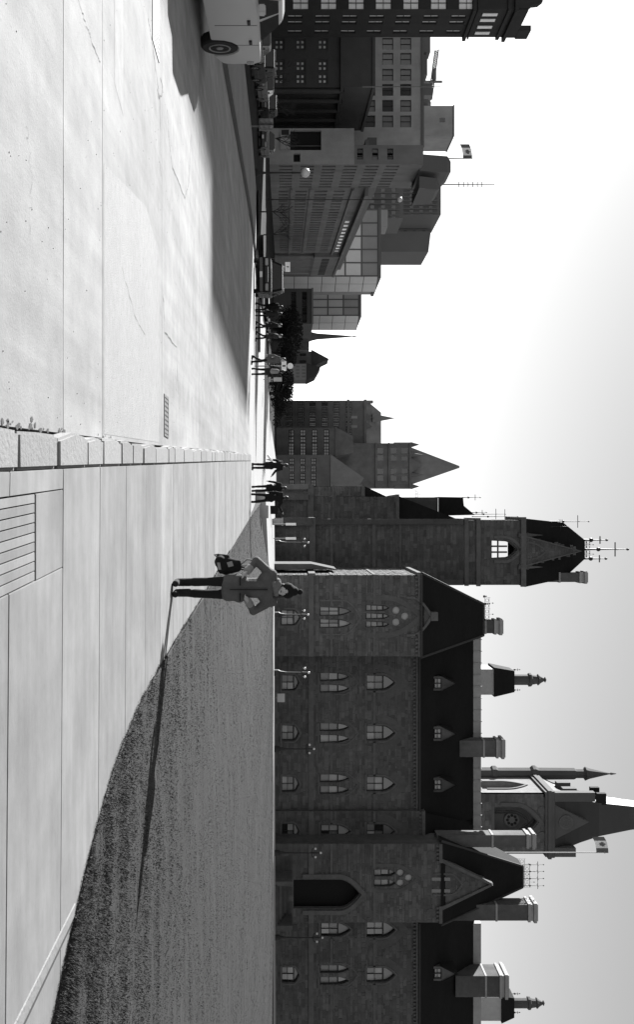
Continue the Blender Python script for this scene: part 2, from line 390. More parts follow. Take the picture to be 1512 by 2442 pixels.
# diagonal kerb strip across the walk, lower right
MB().ext([(2.80, 6.90), (2.88, 6.88), (2.96, 4.6), (2.86, 4.6)], 0.0, 0.010).build('edge_strip', 'granite', walk, bevel=.003)
MB().ext([(2.892, 6.87), (2.915, 6.82), (2.995, 4.6), (2.972, 4.6)], 0.0, 0.005).build('edge_gap', 'joint_dirt', walk)
# ribbed grate let into the walk
gr = empty('walk_grate', (0.17, 5.0, 0), 'ribbed pale drain grate set into the walk beside the kerb', 'grate')
MB().ext([(gxl(4), 4), (gxr(4), 4), (gxr(GR[1]), GR[1]), (gxl(GR[1]), GR[1])], -.028, -.020).build('tray', 'void', gr)
for k in range(9):
    wd = gxr(4)-gxl(4); a0, a1 = gxl(4)+wd*k/9+.003, gxl(4)+wd*(k+1)/9-.003; e = .056*(GR[1]-4)
    MB().ext([(a0, 4), (a1, 4), (a1-e, GR[1]-.012), (a0-e, GR[1]-.012)], -.022, -.003).build('bar', 'walk_concrete', gr, bevel=.002)
# drains in the road
def drain(x0, x1, y0, y1, nb, label):
    d = empty('road_drain', ((x0+x1)/2, (y0+y1)/2, ROAD), label, 'drain', 'drain grates in the road')
    MB().box(x0, x1, y0, y1, ROAD-.002, ROAD+.0035).build('pit', 'void', d)
    f = MB(); t = .035
    f.box(x0, x1, y0, y0+t, ROAD, ROAD+.009).box(x0, x1, y1-t, y1, ROAD, ROAD+.009).box(x0, x0+t, y0+t, y1-t, ROAD, ROAD+.0085).box(x1-t, x1, y0+t, y1-t, ROAD, ROAD+.0085)
    f.build('frame', 'steel_grate', d)
    for k in range(nb):
        c = x0+t+(x1-x0-2*t)*(k+.5)/nb; h = (x1-x0-2*t)/nb*.3
        MB().box(c-h, c+h, y0+t, y1-t, ROAD+.003, ROAD+.007).build('bar', 'steel_grate', d)
drain(-1.58, -1.02, 12.86, 13.34, 8, 'small iron drain grate in the road right beside the kerb')
drain(-6.75, -5.75, 11.72, 12.34, 16, 'slatted drain grate in the road near the white car')
# left kerb and walk
mb = MB(); ys = [6, 14, 24, 34, 44, 56, 70, 95, 140]
for a, b in zip(ys, ys[1:]):
    mb.add([(KLL(a)-.16, a, .03), (KLL(a), a, .03), (KLL(b), b, street_z(b)+.13), (KLL(b)-.16, b, street_z(b)+.13), (KLL(a)+.015, a, ROAD-.05), (KLL(b)+.015, b, street_z(b)-.05)], [(0, 1, 2, 3), (1, 4, 5, 2)])
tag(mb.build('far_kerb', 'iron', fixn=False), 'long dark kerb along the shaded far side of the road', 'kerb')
mb = MB()
for a, b in zip(ys, ys[1:]):
    wa, wb = 4.2-.012*a, 4.2-.012*b
    mb.add([(KLL(a)-wa, a, .035), (KLL(a)-.16, a, .035), (KLL(b)-.16, b, street_z(b)+.135), (KLL(b)-wb, b, street_z(b)+.135), (KLL(a)-wa, a, -.75), (KLL(b)-wb, b, -.75)], [(0, 1, 2, 3), (4, 0, 3, 5)])
structure(mb.build('far_sidewalk', 'asphalt_dark', fixn=False))
# lawn
mb = MB(); nx, ny = 60, 70; vs = []; fs = []
for j in range(ny+1):
    y = 3.8+(64-3.8)*(j/ny)**1.5
    for i in range(nx+1):
        x0 = lerp(LE, y)+random.uniform(-.012, .018)*(i == 0); x = x0+(i/nx)**1.8*(75-x0); vs.append((x, y, lawn_z(x, y)+.004))
for j in range(ny):
    for i in range(nx): fs.append((j*(nx+1)+i, j*(nx+1)+i+1, (j+1)*(nx+1)+i+1, (j+1)*(nx+1)+i))
n0 = len(vs); vs += [(vs[j*(nx+1)][0], vs[j*(nx+1)][1], -.9) for j in range(ny+1)]
for j in range(ny): fs.append((n0+j, j*(nx+1), (j+1)*(nx+1), n0+j+1))
mb.add(vs, fs); lo = mb.build('lawn', 'soil', fixn=False, smooth=True); structure(lo)
mb = MB(); rr = random.Random(3)
for k in range(300000):
    y = 4.6+rr.random()**1.9*59
    x0 = lerp(LE, y); x = x0-.03*rr.random()**2*(1+.8*noise.noise((y*2.0, 0, 5)))+rr.random()**1.15*(0.62*y+.6-x0)
    if x < x0-.06: continue
    z = lawn_z(x, y); h = rr.uniform(.005, .013)*(1+y*.012+2.2*math.exp(-(y-5)/5)); a = rr.random()*6.28; wd = rr.uniform(.002, .004)*(1+y*.07)
    h *= max(.35, 1+.9*noise.noise((x*.9, y*2.2, 0))+.6*noise.noise((x*4, y*9, 3)))
    dx, dy = math.cos(a)*wd, math.sin(a)*wd
    lx, ly = rr.gauss(.25, .4)*h, rr.gauss(-.1, .4)*h
    mb.add([(x-dx, y-dy, z), (x+dx, y+dy, z), (x+lx, y+ly, z+h)], [(0, 1, 2)])
for k in range(9000):                                   # longer tufts hanging over the paving edge
    y = 4.8+rr.random()**2.0*22; x0 = lerp(LE, y); nz = max(0, .4+noise.noise((y*3.1, 2, 1)))
    x = x0+rr.gauss(0, .02)-.02*nz; z = max(.002, lawn_z(x0+.01, y)-.012); h = rr.uniform(.006, .02)*(.4+nz); a = rr.random()*6.28; wd = rr.uniform(.002, .004)*(1+y*.05)
    dx, dy = math.cos(a)*wd, math.sin(a)*wd
    mb.add([(x-dx, y-dy, z), (x+dx, y+dy, z), (x-rr.random()*h*1.2, y-rr.gauss(.2, .4)*h, z+h*.7)], [(0, 1, 2)])
gso = mb.build('grass', 'grass', fixn=False); gso['kind'] = 'stuff'; tag(gso, 'short dry mown grass covering the sloping lawn', 'grass')
# paved terrace in front of the stone building
mb = MB(); mb.add([(-1.5, 63.5, .30), (6, 63.5, .62), (14, 63.5, .80), (120, 63.5, .80), (120, 130, .80), (14, 130, .8), (-1.5, 130, .5), (-1.5, 63.5, -.8), (-1.5, 130, -.8), (120, 63.5, -.8)], [(0, 1, 2, 3, 4, 5, 6), (7, 0, 6, 8), (7, 9, 3, 2, 1, 0)])
structure(mb.build('terrace', 'street_far', fixn=False))
mb = MB().box(X(1205, 60), X(1236, 60), 60, 61.2, -.3, Z(640, 60)); tag(mb.build('low_wall', 'stone_pale', bevel=.03), 'low stone block wall at the end of the walk below the tower', 'wall')

mb = MB().box(X(712, 76), X(836, 76), 76, 76.9, -.6, -.34); tag(mb.build('median_kerb', 'iron', bevel=.03), 'dark kerb of the traffic island across the sunlit crossing', 'kerb')
# ================================================================== WALL HELPERS
def pointed(x0, x1, z0, zs, zt, n=6):
    xc, hw = (x0+x1)/2, (x1-x0)/2
    rt = [(xc+hw*(1-t**1.8), zs+(zt-zs)*t) for t in [k/n for k in range(n)]]
    return [(x0, z0), (x1, z0)]+rt+[(xc, zt)]+[(2*xc-x, z) for x, z in reversed(rt)]
def circle(xc, zc, r, n=12): return [(xc+r*math.cos(2*math.pi*k/n), zc+r*math.sin(2*math.pi*k/n)) for k in range(n)]
def wall(fr, outer, holes, depth=.35, thick=.5, mb=None, mi=0):          # wall sheet with openings, reveals and edge returns
    mb = mb or MB(); loops = [outer]+holes
    flat_ = [p for l in loops for p in l]
    tr = tessellate_polygon([[Vector((x, z, 0)) for x, z in l] for l in loops])
    mb.add([fr.p(x, z) for x, z in flat_], [tuple(t) for t in tr], mi)
    for i, l in enumerate(loops):
        d = thick if i == 0 else depth; n = len(l)
        mb.add([fr.p(x, z) for x, z in l]+[fr.p(x, z, -d) for x, z in l], [(k, (k+1) % n, (k+1) % n+n, k+n) for k in range(n)], mi)
    return mb
def gridwall(fr, x0, x1, z0, z1, rects, depth=.3, mb=None, mi=0):        # wall with rectangular openings on a grid
    mb = mb or MB()
    xs = sorted({round(q, 4) for q in [x0, x1]+[r[0] for r in rects]+[r[1] for r in rects]})
    zs = sorted({round(q, 4) for q in [z0, z1]+[r[2] for r in rects]+[r[3] for r in rects]})
    for a, b in zip(xs, xs[1:]):
        for c, d in zip(zs, zs[1:]):
            mx, mz = (a+b)/2, (c+d)/2
            if any(r[0] < mx < r[1] and r[2] < mz < r[3] for r in rects): continue
            mb.add([fr.p(a, c), fr.p(b, c), fr.p(b, d), fr.p(a, d)], [(0, 1, 2, 3)], mi)
    for r in rects:
        l = [(r[0], r[2]), (r[1], r[2]), (r[1], r[3]), (r[0], r[3])]
        mb.add([fr.p(x, z) for x, z in l]+[fr.p(x, z, -depth) for x, z in l], [(k, (k+1) % 4, (k+1) % 4+4, k+4) for k in range(4)], mi)
    return mb
def stones(fr, x0, x1, z0, z1, holes, top=None, course=(.13, .42), lng=(.22, 1.05), rel=(.004, .035)):
    out_ = []; z = z0
    while z < z1-.1:
        h = min(random.uniform(*course), z1-z); zm = z+h/2; block = []
        for l in holes:
            zz = [p[1] for p in l]
            if min(zz)-.02 < z+h and max(zz)+.02 > z:
                xx = []
                n = len(l)
                for k in range(n):
                    (xa, za), (xb, zb) = l[k], l[(k+1) % n]
                    for zq in (z, zm, z+h):
                        if (za-zq)*(zb-zq) <= 0 and za != zb: xx.append(xa+(xb-xa)*(zq-za)/(zb-za))
                    if z <= za <= z+h: xx.append(xa)
                if xx: block.append((min(xx)-.02, max(xx)+.02))
        x = x0
        while x < x1-.05:
            ln = random.uniform(*lng); e = min(x+ln, x1)
            hit = [b for b in block if b[0] < e and b[1] > x]
            if hit:
                b = min(hit)
                if b[0]-x > .12: e = b[0]
                else: x = b[1]; continue
            if e-x > .08 and (top is None or top((x+e)/2) > z+h):
                g_ = random.uniform(.004, .014); t_ = random.uniform(-.02, .02); out_.append((x+g_, e-g_, z+g_+t_*.5, z+h-g_+t_*.5, random.uniform(*rel)))
            x = e
        z += h
    return out_
UNIT = MB().add([(-.5, 0, -.5), (.5, 0, -.5), (.5, 0, .5), (-.5, 0, .5), (-.46, -1, -.44), (.46, -1, -.44), (.46, -1, .44), (-.46, -1, .44)],
    [(4, 5, 6, 7), (0, 1, 5, 4), (1, 2, 6, 5), (2, 3, 7, 6), (3, 0, 4, 7)])
_u = UNIT.build('stone', 'stone'); UNIT_ME = _u.data; bpy.data.objects.remove(_u)
NST = [0]
def lay(fr, lst, parent, single=0, m='stone'):              # stones of one wall: the largest singly, the rest as one part
    lst = sorted(lst, key=lambda s: -(s[1]-s[0])*(s[3]-s[2]))
    ang = math.atan2(fr.ex.y, fr.ex.x)
    for s in lst[:single]:
        c = fr.p((s[0]+s[1])/2, (s[2]+s[3])/2, .001)
        inst('stone', UNIT_ME, Matrix.Translation(c) @ Matrix.Rotation(ang, 4, 'Z') @ Matrix.Diagonal((s[1]-s[0], s[4], s[3]-s[2], 1)), parent)
    mb = MB()
    for s in lst[single:]:
        a, b, c, d, e = s; q = .02
        mb.add([fr.p(a, c, .001), fr.p(b, c, .001), fr.p(b, d, .001), fr.p(a, d, .001), fr.p(a+q, c+q, e), fr.p(b-q, c+q, e), fr.p(b-q, d-q, e), fr.p(a+q, d-q, e)],
               [(4, 5, 6, 7), (0, 1, 5, 4), (1, 2, 6, 5), (2, 3, 7, 6), (3, 0, 4, 7)])
    if lst[single:]:
        o = mb.build('stonework', m, parent, fixn=False); o['kind'] = 'stuff'
def loopbar(mb, fr, l, w_, d0, d1):                          # frame strip just inside a loop
    n = len(l); cx = sum(p[0] for p in l)/n; cz = sum(p[1] for p in l)/n
    inn = []
    for x, z in l:
        r = math.hypot(x-cx, z-cz) or 1; k = max(0, 1-w_*1.25/r); inn.append((cx+(x-cx)*k, cz+(z-cz)*k))
    for i in range(n):
        j = (i+1) % n
        mb.add([fr.p(*l[i], d1), fr.p(*l[j], d1), fr.p(*inn[j], d1), fr.p(*inn[i], d1), fr.p(*inn[j], d0), fr.p(*inn[i], d0)], [(0, 1, 2, 3), (3, 2, 4, 5)])
def window(fr, parent, x0, x1, z0, zs, zt, cols=2, rows=2, pane='dim_panel', arch=True, inset=.30):
    l = pointed(x0, x1, z0, zs, zt) if arch else [(x0, z0), (x1, z0), (x1, zs), (x0, zs)]
    f = MB(); loopbar(f, fr, l, .07, -inset, -inset+.10)
    b = .05
    for c in range(1, cols): xm = x0+(x1-x0)*c/cols; f.fbox(fr, xm-b/2, xm+b/2, z0+.05, zs, -inset, -inset+.085)
    for r in range(1, rows): zm = z0+(zs-z0)*r/rows; f.fbox(fr, x0+.05, x1-.05, zm-b/2, zm+b/2, -inset, -inset+.075)
    if arch: f.fbox(fr, x0+.03, x1-.03, zs-.06, zs+.06, -inset, -inset+.11)
    w_ = f.build('window', 'wood_frame', parent)
    ps = pane if isinstance(pane, (list, tuple)) else [pane]
    for c in range(cols):
        for r in range(rows):
            a0, a1 = x0+(x1-x0)*c/cols, x0+(x1-x0)*(c+1)/cols; c0, c1 = z0+(zs-z0)*r/rows, z0+(zs-z0)*(r+1)/rows
            t = random.uniform(-.012, .012)
            MB().add([fr.p(a0, c0, -inset-.01), fr.p(a1, c0, -inset-.01+t), fr.p(a1, c1, -inset-.01+t), fr.p(a0, c1, -inset-.01)], [(0, 1, 2, 3)]).build('pane', random.choice(ps), w_, fixn=False)
    if arch:
        ll = [(x0, zs), (x1, zs)]+l[3:-1]
        MB().add([fr.p(x, z, -inset-.01) for x, z in ll], [tuple(range(len(ll)))]).build('pane', random.choice(ps), w_, fixn=False)
    return w_
def hood(fr, mb, x0, x1, zs, zt, w_=.25, proud=.08, foot=0.0):
    dest = mb if isinstance(mb, Pieces) else None
    if dest: mb = MB()
    a = pointed(x0, x1, zs-foot, zs, zt, 8)[1:]+[(x0, zs-foot)]
    b = pointed(x0-w_, x1+w_, zs-foot, zs, zt+w_*1.3, 8)[1:]+[(x0-w_, zs-foot)]
    n = len(a)
    for i in range(n-1):
        mb.add([fr.p(*a[i], proud), fr.p(*a[i+1], proud), fr.p(*b[i+1], proud), fr.p(*b[i], proud), fr.p(*a[i], 0), fr.p(*a[i+1], 0), fr.p(*b[i+1], 0), fr.p(*b[i], 0)], [(0, 1, 2, 3), (0, 4, 5, 1), (3, 2, 6, 7)])
    if dest: dest._b(mb)
def quoins(fr, xa, z0, z1, parent, side=1, m='stone_pale', n_=None, d=.06):   # alternating corner blocks at x=xa
    z = z0; k = 0
    while z < z1-.2:
        h = random.uniform(.34, .46); ln = .75 if k % 2 else .42
        x0, x1 = (xa-.03, xa+ln) if side > 0 else (xa-ln, xa+.03)
        MB().fbox(fr, x0, x1, z+.012, min(z+h, z1)-.012, -.3, d).build('quoin', m, parent)
        z += h; k += 1
def chimney(parent, x0, x1, y0, y1, z0, z1, m='stone', pale='stone_pale'):
    c = MB().box(x0, x1, y0, y1, z0, z1-.9); h = (z1-z0)
    q = c.build('chimney', m, parent)
    MB().box(x0-.12, x1+.12, y0-.12, y1+.12, z1-.95, z1-.7).box(x0-.02, x1+.02, y0-.02, y1+.02, z1-.7, z1-.42).box(x0-.18, x1+.18, y0-.18, y1+.18, z1-.42, z1-.12).box(x0-.05, x1+.05, y0-.05, y1+.05, z1-.12, z1).build('cap', pale, q, bevel=.02)
    MB().box(x0-.06, x1+.06, y0-.06, y1+.06, z0+.55*h, z0+.55*h+.18).build('band', pale, q)
    return q
def finial(parent, x, y, z, h, r=.05, arms=True):
    f = MB().tube((x, y, z), (x, y, z+h), r, r*.35, 6)
    f.ell((x, y, z+h*.35), r*2.2, r*2.2, r*2.2, 8, 5)
    if arms:
        for a in (0, 1):
            f.tube((x-(1-a)*h*.16, y-a*h*.16, z+h*.72), (x+(1-a)*h*.16, y+a*h*.16, z+h*.72), r*.6, r*.6, 5)
    f.ell((x, y, z+h), r*1.3, r*1.3, r*1.6, 6, 4)
    return f.build('finial', 'black_iron', parent)
def cresting(parent, x0, x1, y, z, h=.7, step=.45, axis='x'):
    f = MB(); n = max(2, int(abs(x1-x0)/step))
    P = (lambda a, b: (a, y, b)) if axis == 'x' else (lambda a, b: (y, a, b))
    f.tube(P(x0, z+h*.15), P(x1, z+h*.15), .025, .025, 4); f.tube(P(x0, z+h*.6), P(x1, z+h*.6), .025, .025, 4)
    for k in range(n+1):
        a = x0+(x1-x0)*k/n; f.tube(P(a, z-.05), P(a, z+h*(1.0 if k % 2 else .75)), .02, .010, 4)
        if k % 2: f.ell(P(a, z+h), .06, .06, .08, 5, 3)
        if k < n:
            c = x0+(x1-x0)*(k+.5)/n
            for q in range(6):
                t0, t1 = q*math.pi/3, (q+1)*math.pi/3; rr_ = step*.36
                f.tube(P(c+rr_*math.cos(t0), z+h*.38+rr_*math.sin(t0)), P(c+rr_*math.cos(t1), z+h*.38+rr_*math.sin(t1)), .018, .018, 4)
    return f.build('cresting', 'black_iron', parent)

# ================================================================== STONE PARLIAMENT-STYLE BUILDING (right)
YB = 92.0
wb = empty('gothic_building', (20, YB, .8), 'long dark gothic stone building with steep slate roofs behind the lawn', 'building')
f5 = Fr((0, YB, 0)); U5 = lambda u: X(u, YB); V5 = lambda v: Z(v, YB)
def bay(fr, U, V, u, holes, wins, kind):
    if 'g' in kind: holes.append(pointed(U(u-18), U(u+18), V(671), V(700), V(713))); wins.append((U(u-18), U(u+18), V(671), V(700), V(713), 2, 2))
    if 'p' in kind:
        for s in (-14, 14): holes.append(pointed(U(u+s-9), U(u+s+9), V(763), V(806), V(833))); wins.append((U(u+s-9), U(u+s+9), V(763), V(806), V(833), 1, 2))
    if 's' in kind: holes.append(pointed(U(u-15), U(u+15), V(765), V(806), V(836))); wins.append((U(u-15), U(u+15), V(765), V(806), V(836), 2, 2))
    if 'u' in kind: holes.append(pointed(U(u-17), U(u+17), V(874), V(914), V(942))); wins.append((U(u-17), U(u+17), V(874), V(914), V(942), 2, 2))
trim = Pieces(wb, 'trim', 'stone_trim'); relief = Pieces(wb, 'relief_arch', 'voussoir'); brackets = MB()
def courses(fr, x0, x1, V, mb, holes, vs_=((736, 748, .16), (788, 793, .06), (890, 896, .07))):
    for a, b, d in vs_:                                     # string courses stop at the openings
        cut = sorted((min(p[0] for p in l)-.12, max(p[0] for p in l)+.12) for l in holes if min(p[1] for p in l) < V(b) and max(p[1] for p in l) > V(a))
        x = x0
        for c0, c1 in cut+[(x1, x1)]:
            if c0-x > .1: mb.fbox(fr, x, c0, V(a), V(b), -.02, d)
            x = max(x, c1)
def section(Y, u0, u1, vtop, bays, name='wall', stone_n=0, ret=3.0, top_poly=None, extra=None, cs=True, quoin=False, pane=None, bands=None):
    fr = Fr((0, Y, 0)); U = lambda u: X(u, Y); V = lambda v: Z(v, Y)
    holes = []; wins = []
    for u, k in bays: bay(fr, U, V, u, holes, wins, k)
    if extra: extra(fr, U, V, holes, wins)
    zb = .6; outer = [(U(u0), zb), (U(u1), zb)]+(top_poly(U, V) if top_poly else [(U(u1), V(vtop)), (U(u0), V(vtop))])
    w_ = wall(fr, outer, holes, .5, ret).build(name, 'mortar', wb, fixn=False)
    for q in wins: window(fr, wb, *q, pane=pane or ['blind', 'dim_panel', 'dim_panel', 'glass_dark'])
    st = stones(fr, U(u0)+.02, U(u1)-.02, zb, V(vtop)-.05, holes)
    lay(fr, st, wb, stone_n)
    if cs: courses(fr, U(u0), U(u1), V, trim, holes)
    for b0, b1 in (bands or [(u0, u1)]):                         # eaves band and brackets
        trim.fbox(fr, U(b0)-.02, U(b1)+.02, V(vtop-8), V(vtop), -.02, .22); k = U(b0)+.1
        while k < U(b1)-.15: brackets.fbox(fr, k, k+.16, V(vtop-14), V(vtop-8)-.01, -.02, .16); k += .36
    for u, kd in bays:
        if 'u' in kd: hood(fr, trim, U(u-19), U(u+19), V(914), V(944), .16, .07, 1.4); hood(fr, relief, U(u-27), U(u+27), V(905), V(951), .75, .03, .2)
        if 'p' in kd:
            hood(fr, trim, U(u-26), U(u+26), V(820), V(852), .14, .06, .9)
        if 's' in kd: hood(fr, trim, U(u-17), U(u+17), V(806), V(838), .14, .06, .9)
        if 'g' in kd: hood(fr, trim, U(u-20), U(u+20), V(700), V(715), .14, .06, .9)
        for vv in (('g', 668), ('p', 758), ('s', 760), ('u', 870)):
            if vv[0] in kd: trim.fbox(fr, U(u-24), U(u+24), V(vv[1]), V(vv[1]+4), -.02, .12)
    if quoin: quoins(fr, U(u0), zb, V(vtop-16), wb, 1)
    return fr, U, V
# main range, three bays; bay with single lights; right range
section(YB, 1560, 1934, 1000, [(1628, 'gpu'), (1748, 'gpu'), (1870, 'gpu')], stone_n=60, pane=['dim_panel', 'dim_panel', 'blind', 'glass_dark'])
section(YB-.5, 1934, 2016, 1014, [(1983, 'gsu')], ret=3, stone_n=20, pane=['dim_panel', 'glass_dark', 'dim_panel', 'blind'])
section(YB, 2190, 2640, 1000, [(2217, 'su'), (2325, 'gpu'), (2560, 'gpu')], ret=3, stone_n=40, pane=['dim_panel', 'glass_dark', 'dim_panel', 'blind'])
# gabled wing standing forward
YW = 88.0
def wing_extra(fr, U, V, holes, wins):
    holes.append(pointed(U(1455), U(1491), V(670), V(700), V(716))); wins.append((U(1455), U(1491), V(670), V(700), V(716), 2, 2))
    for u in (1458, 1487): holes.append(pointed(U(u-10), U(u+10), V(762), V(808), V(838))); wins.append((U(u-10), U(u+10), V(762), V(808), V(838), 2, 2))
    for u in (1450, 1469.5, 1489): holes.append(pointed(U(u-6.5), U(u+6.5), V(872), V(914), V(929))); wins.append((U(u-6.5), U(u+6.5), V(872), V(914), V(929), 1, 3))
    for u, v in ((1456, 945), (1484, 945), (1470, 966)): holes.append(circle(U(u), V(v), .34))
def wing_top(U, V): return [(U(1565), V(1005)), (U(1512), V(1005)), (U(1500), V(1014)), (U(1484), V(1025)), (U(1470), V(1032)), (U(1456), V(1025)), (U(1440), V(1014)), (U(1428), V(1005)), (U(1372), V(1005))]
fW, UW, VW = section(YW, 1372, 1565, 1005, [], stone_n=130, ret=3.9, top_poly=wing_top, extra=wing_extra, bands=[(1372, 1430), (1510, 1565)], quoin=False, pane=['blind', 'blind', 'dim_panel'])
for u, v in ((1456, 945), (1484, 945), (1470, 966)):
    c = circle(UW(u), VW(v), .34); MB().add([fW.p(x, z, -.2) for x, z in c], [tuple(range(12))]).build('round_pane', 'blind', wb, fixn=False)
hood(fW, relief, UW(1432), UW(1508), VW(925), VW(996), .5, .05, 2.0)
hood(fW, trim, UW(1428), UW(1512), VW(985), VW(1026), .22, .16, .6)
hood(fW, trim, UW(1434), UW(1511), VW(820), VW(858), .16, .07, 2.2)
hood(fW, trim, UW(1453), UW(1493), VW(700), VW(718), .14, .06, .9)
trim.fbox(fW, UW(1460), UW(1480), VW(1028), VW(1044), -.5, .3)
# its sunlit left flank
XL = X(1372, YW); fL = Fr((XL, YW+11, 0), -math.pi/2)      # runs from the back to the front corner
wall(fL, [(0, .6), (11, .6), (11, VW(1005)), (0, VW(1005))], [], .3, .3).build('wall', 'mortar', wb, fixn=False)
lay(fL, stones(fL, .02, 10.98, .6, VW(1000), []), wb, 0)
for a, b, d in ((736, 752, .2), (788, 794, .08), (890, 897, .09), (995, 1005, .28)): trim.fbox(fL, 0, 11+d, VW(a), VW(b), -.02, d)
# buttress and low porch left of the wing
MB().box(X(1340, 95), XL-.35, 91.5, 96, .5, Z(742, 93)).add([(X(1340, 95), 91.5, Z(742, 93)), (XL-.35, 91.5, Z(742, 93)), (XL-.35, 96, Z(742, 93)), (X(1340, 95), 96, Z(742, 93)), (XL-.36, 91.6, Z(800, 93)), (XL-.36, 95.9, Z(800, 93))], [(0, 1, 4), (3, 5, 2), (0, 4, 5, 3), (1, 2, 5, 4)]).build('buttress', 'stone', wb)
# entrance pavilion
YP = 89.0
def pav_extra(fr, U, V, holes, wins):
    holes.append(pointed(U(2098), U(2166), V(700), V(812), V(858)))
    for u in (2082, 2106): holes.append(pointed(U(u-8), U(u+8), V(892), V(928), V(944))); wins.append((U(u-8), U(u+8), V(892), V(928), V(944), 1, 2))
    for u, v in ((2082, 955), (2106, 955), (2094, 975)): holes.append(circle(U(u), V(v), .33))
def pav_top(U, V): return [(U(2200), V(1055)), (U(2160), V(1055)), (U(2108), V(1165)), (U(2056), V(1055)), (U(2012), V(1055))]
fP, UP, VP_ = section(YP, 2012, 2200, 1055, [], stone_n=50, ret=3, top_poly=pav_top, extra=pav_extra, bands=[(2012, 2056), (2160, 2200)], pane=['dim_panel', 'blind', 'glass_dark'])
for u, v in ((2082, 955), (2106, 955), (2094, 975)):
    c = circle(UP(u), VP_(v), .33); MB().add([fP.p(x, z, -.2) for x, z in c], [tuple(range(12))]).build('round_pane', 'blind', wb, fixn=False)
hood(fP, relief, UP(2068), UP(2120), VP_(940), VP_(992), .35, .06, 1.8)
hood(fP, trim, UP(2094), UP(2170), VP_(812), VP_(862), .4, .2, 3.5)
MB().fbox(fP, UP(2096), UP(2168), VP_(698), VP_(860), -2.2, -.9).build('doorway', 'void', wb)
for u in (2096, 2124): MB().fbox(fP, UP(u-4), UP(u+4), VP_(1030), VP_(1074), -.02, .06).build('slit', 'glass_dark', wb)
for u in (2040, 2178): MB().prism(fP, circle(UP(u), VP_(1028), .45), -.02, .05).build('roundel', 'voussoir', wb)
for k, (a, b) in enumerate(((2056, 2108), (2160, 2108))):   # gable coping
    p0 = (UP(a), VP_(1055)); p1 = (UP(b), VP_(1168)); n_ = .35*(1 if k else -1)
    trim.prism(fP, [p0, p1, (p1[0]+n_*.2, p1[1]+.3), (p0[0]+n_, p0[1])], -.4, .2)
lay(fP, stones(fP, UP(2058), UP(2158), VP_(1055), VP_(1160), [[(UP(2118), VP_(1026)), (UP(2130), VP_(1026)), (UP(2130), VP_(1078)), (UP(2118), VP_(1078))], [(UP(2090), VP_(1026)), (UP(2102), VP_(1026)), (UP(2102), VP_(1078)), (UP(2090), VP_(1078))]], top=lambda x: VP_(1165)-abs(x-UP(2108))/(UP(2160)-UP(2108))*(VP_(1165)-VP_(1055))), wb, 0)
hood(fP, trim, UP(2086), UP(2132), VP_(1074), VP_(1100), .16, .09, 1.6)
MB().prism(fP, circle(UP(2109), VP_(1112), .32), -.02, .07).build('roundel', 'voussoir', wb)
# entrance steps with curved parapets
for k in range(6): MB().box(UP(2085)+k*.12, UP(2180)-k*.12, YP-2.6+k*.42, YP, .7, .95+k*.2).build('step', 'stone', wb)
for s in (2082, 2184): MB().box(UP(s)-.2, UP(s)+.2, YP-2.6, YP, .7, 2.3).build('parapet', 'stone', wb)
# roofs
RF = MB()
zr = Z(1132, 98.5)
def slope(x0, x1, y0, z0, y1, z1): RF.add([(x0, y0, z0), (x1, y0, z0), (x1, y1, z1), (x0, y1, z1)], [(0, 1, 2, 3)])
ze = V5(1000)
slope(U5(1440), U5(2016), YB-.3, ze-.05, 98.5, zr); slope(U5(2190), U5(2660), YB-.3, ze-.05, 98.5, zr)
slope(U5(2000), U5(2200), YB-.3, ze-.05, 98.5, zr)
RF.add([(X(1440, 98.5), 98.5, zr), (U5(2660), 98.5, zr), (U5(2660), 106, ze), (X(1440, 98.5), 106, ze)], [(0, 1, 2, 3)])
# wing hip roof
xa, xb = XL-.25, X(1567, YW); zw = VW(1005)-.02; ra = X(1440, 94.0)
RF.add([(xa, YW-.25, zw), (xb, YW-.25, zw), (xb, 99.3, zw), (xa, 99.3, zw), (ra, 94, zr), (xb-1.2, 94, zr), (xb-1.2, 99.3, zr), (ra, 99.3, zr)], [(0, 1, 5, 4), (0, 4, 7, 3), (1, 2, 6, 5), (4, 5, 6, 7)])
# pavilion roof, a tall truncated pyramid
pz0, pz1 = VP_(1052), Z(1245, 93)
RF.add([(UP(2004), YP-.2, pz0), (UP(2204), YP-.2, pz0), (UP(2204), 97.5, pz0), (UP(2004), 97.5, pz0), (X(2062, 93), 92.6, pz1), (X(2112, 93), 92.6, pz1), (X(2112, 93), 94.6, pz1), (X(2062, 93), 94.6, pz1)], [(0, 1, 5, 4), (0, 4, 7, 3), (1, 2, 6, 5), (4, 5, 6, 7), (3, 7, 6, 2)])
# low gable behind the single bay
RF.add([(U5(1934), YB-.6, V5(1012)), (U5(2016), YB-.6, V5(1012)), (X(1985, 96), 96, Z(1120, 96)), (X(1960, 96), 96, Z(1120, 96))], [(0, 1, 2, 3)])
RF.build('roof', 'slate', wb, fixn=False)
for p_, q_ in (((xa, YW-.25, zw), (ra, 94, zr)), ((xb, YW-.25, zw), (xb-1.2, 94, zr)), ((ra, 94, zr), (xb-1.2, 94, zr)), ((UP(2004), YP-.2, pz0), (X(2062, 93), 92.6, pz1)), ((UP(2204), YP-.2, pz0), (X(2112, 93), 92.6, pz1)), ((X(2062, 93), 92.6, pz1), (X(2112, 93), 92.6, pz1))): MB().tube(p_, q_, .11, .11, 6).build('hip_cap', 'hip_lead', wb)
for u0_, u1_, Y0_, v_ in ((1566, 2012, YB-.42, 1001), (2202, 2640, YB-.42, 1001), (1370, 1566, YW-.4, 1006)): MB().tube((X(u0_, Y0_), Y0_, Z(v_, Y0_)), (X(u1_, Y0_), Y0_, Z(v_, Y0_)), .1, .1, 6).build('gutter', 'hip_lead', wb)
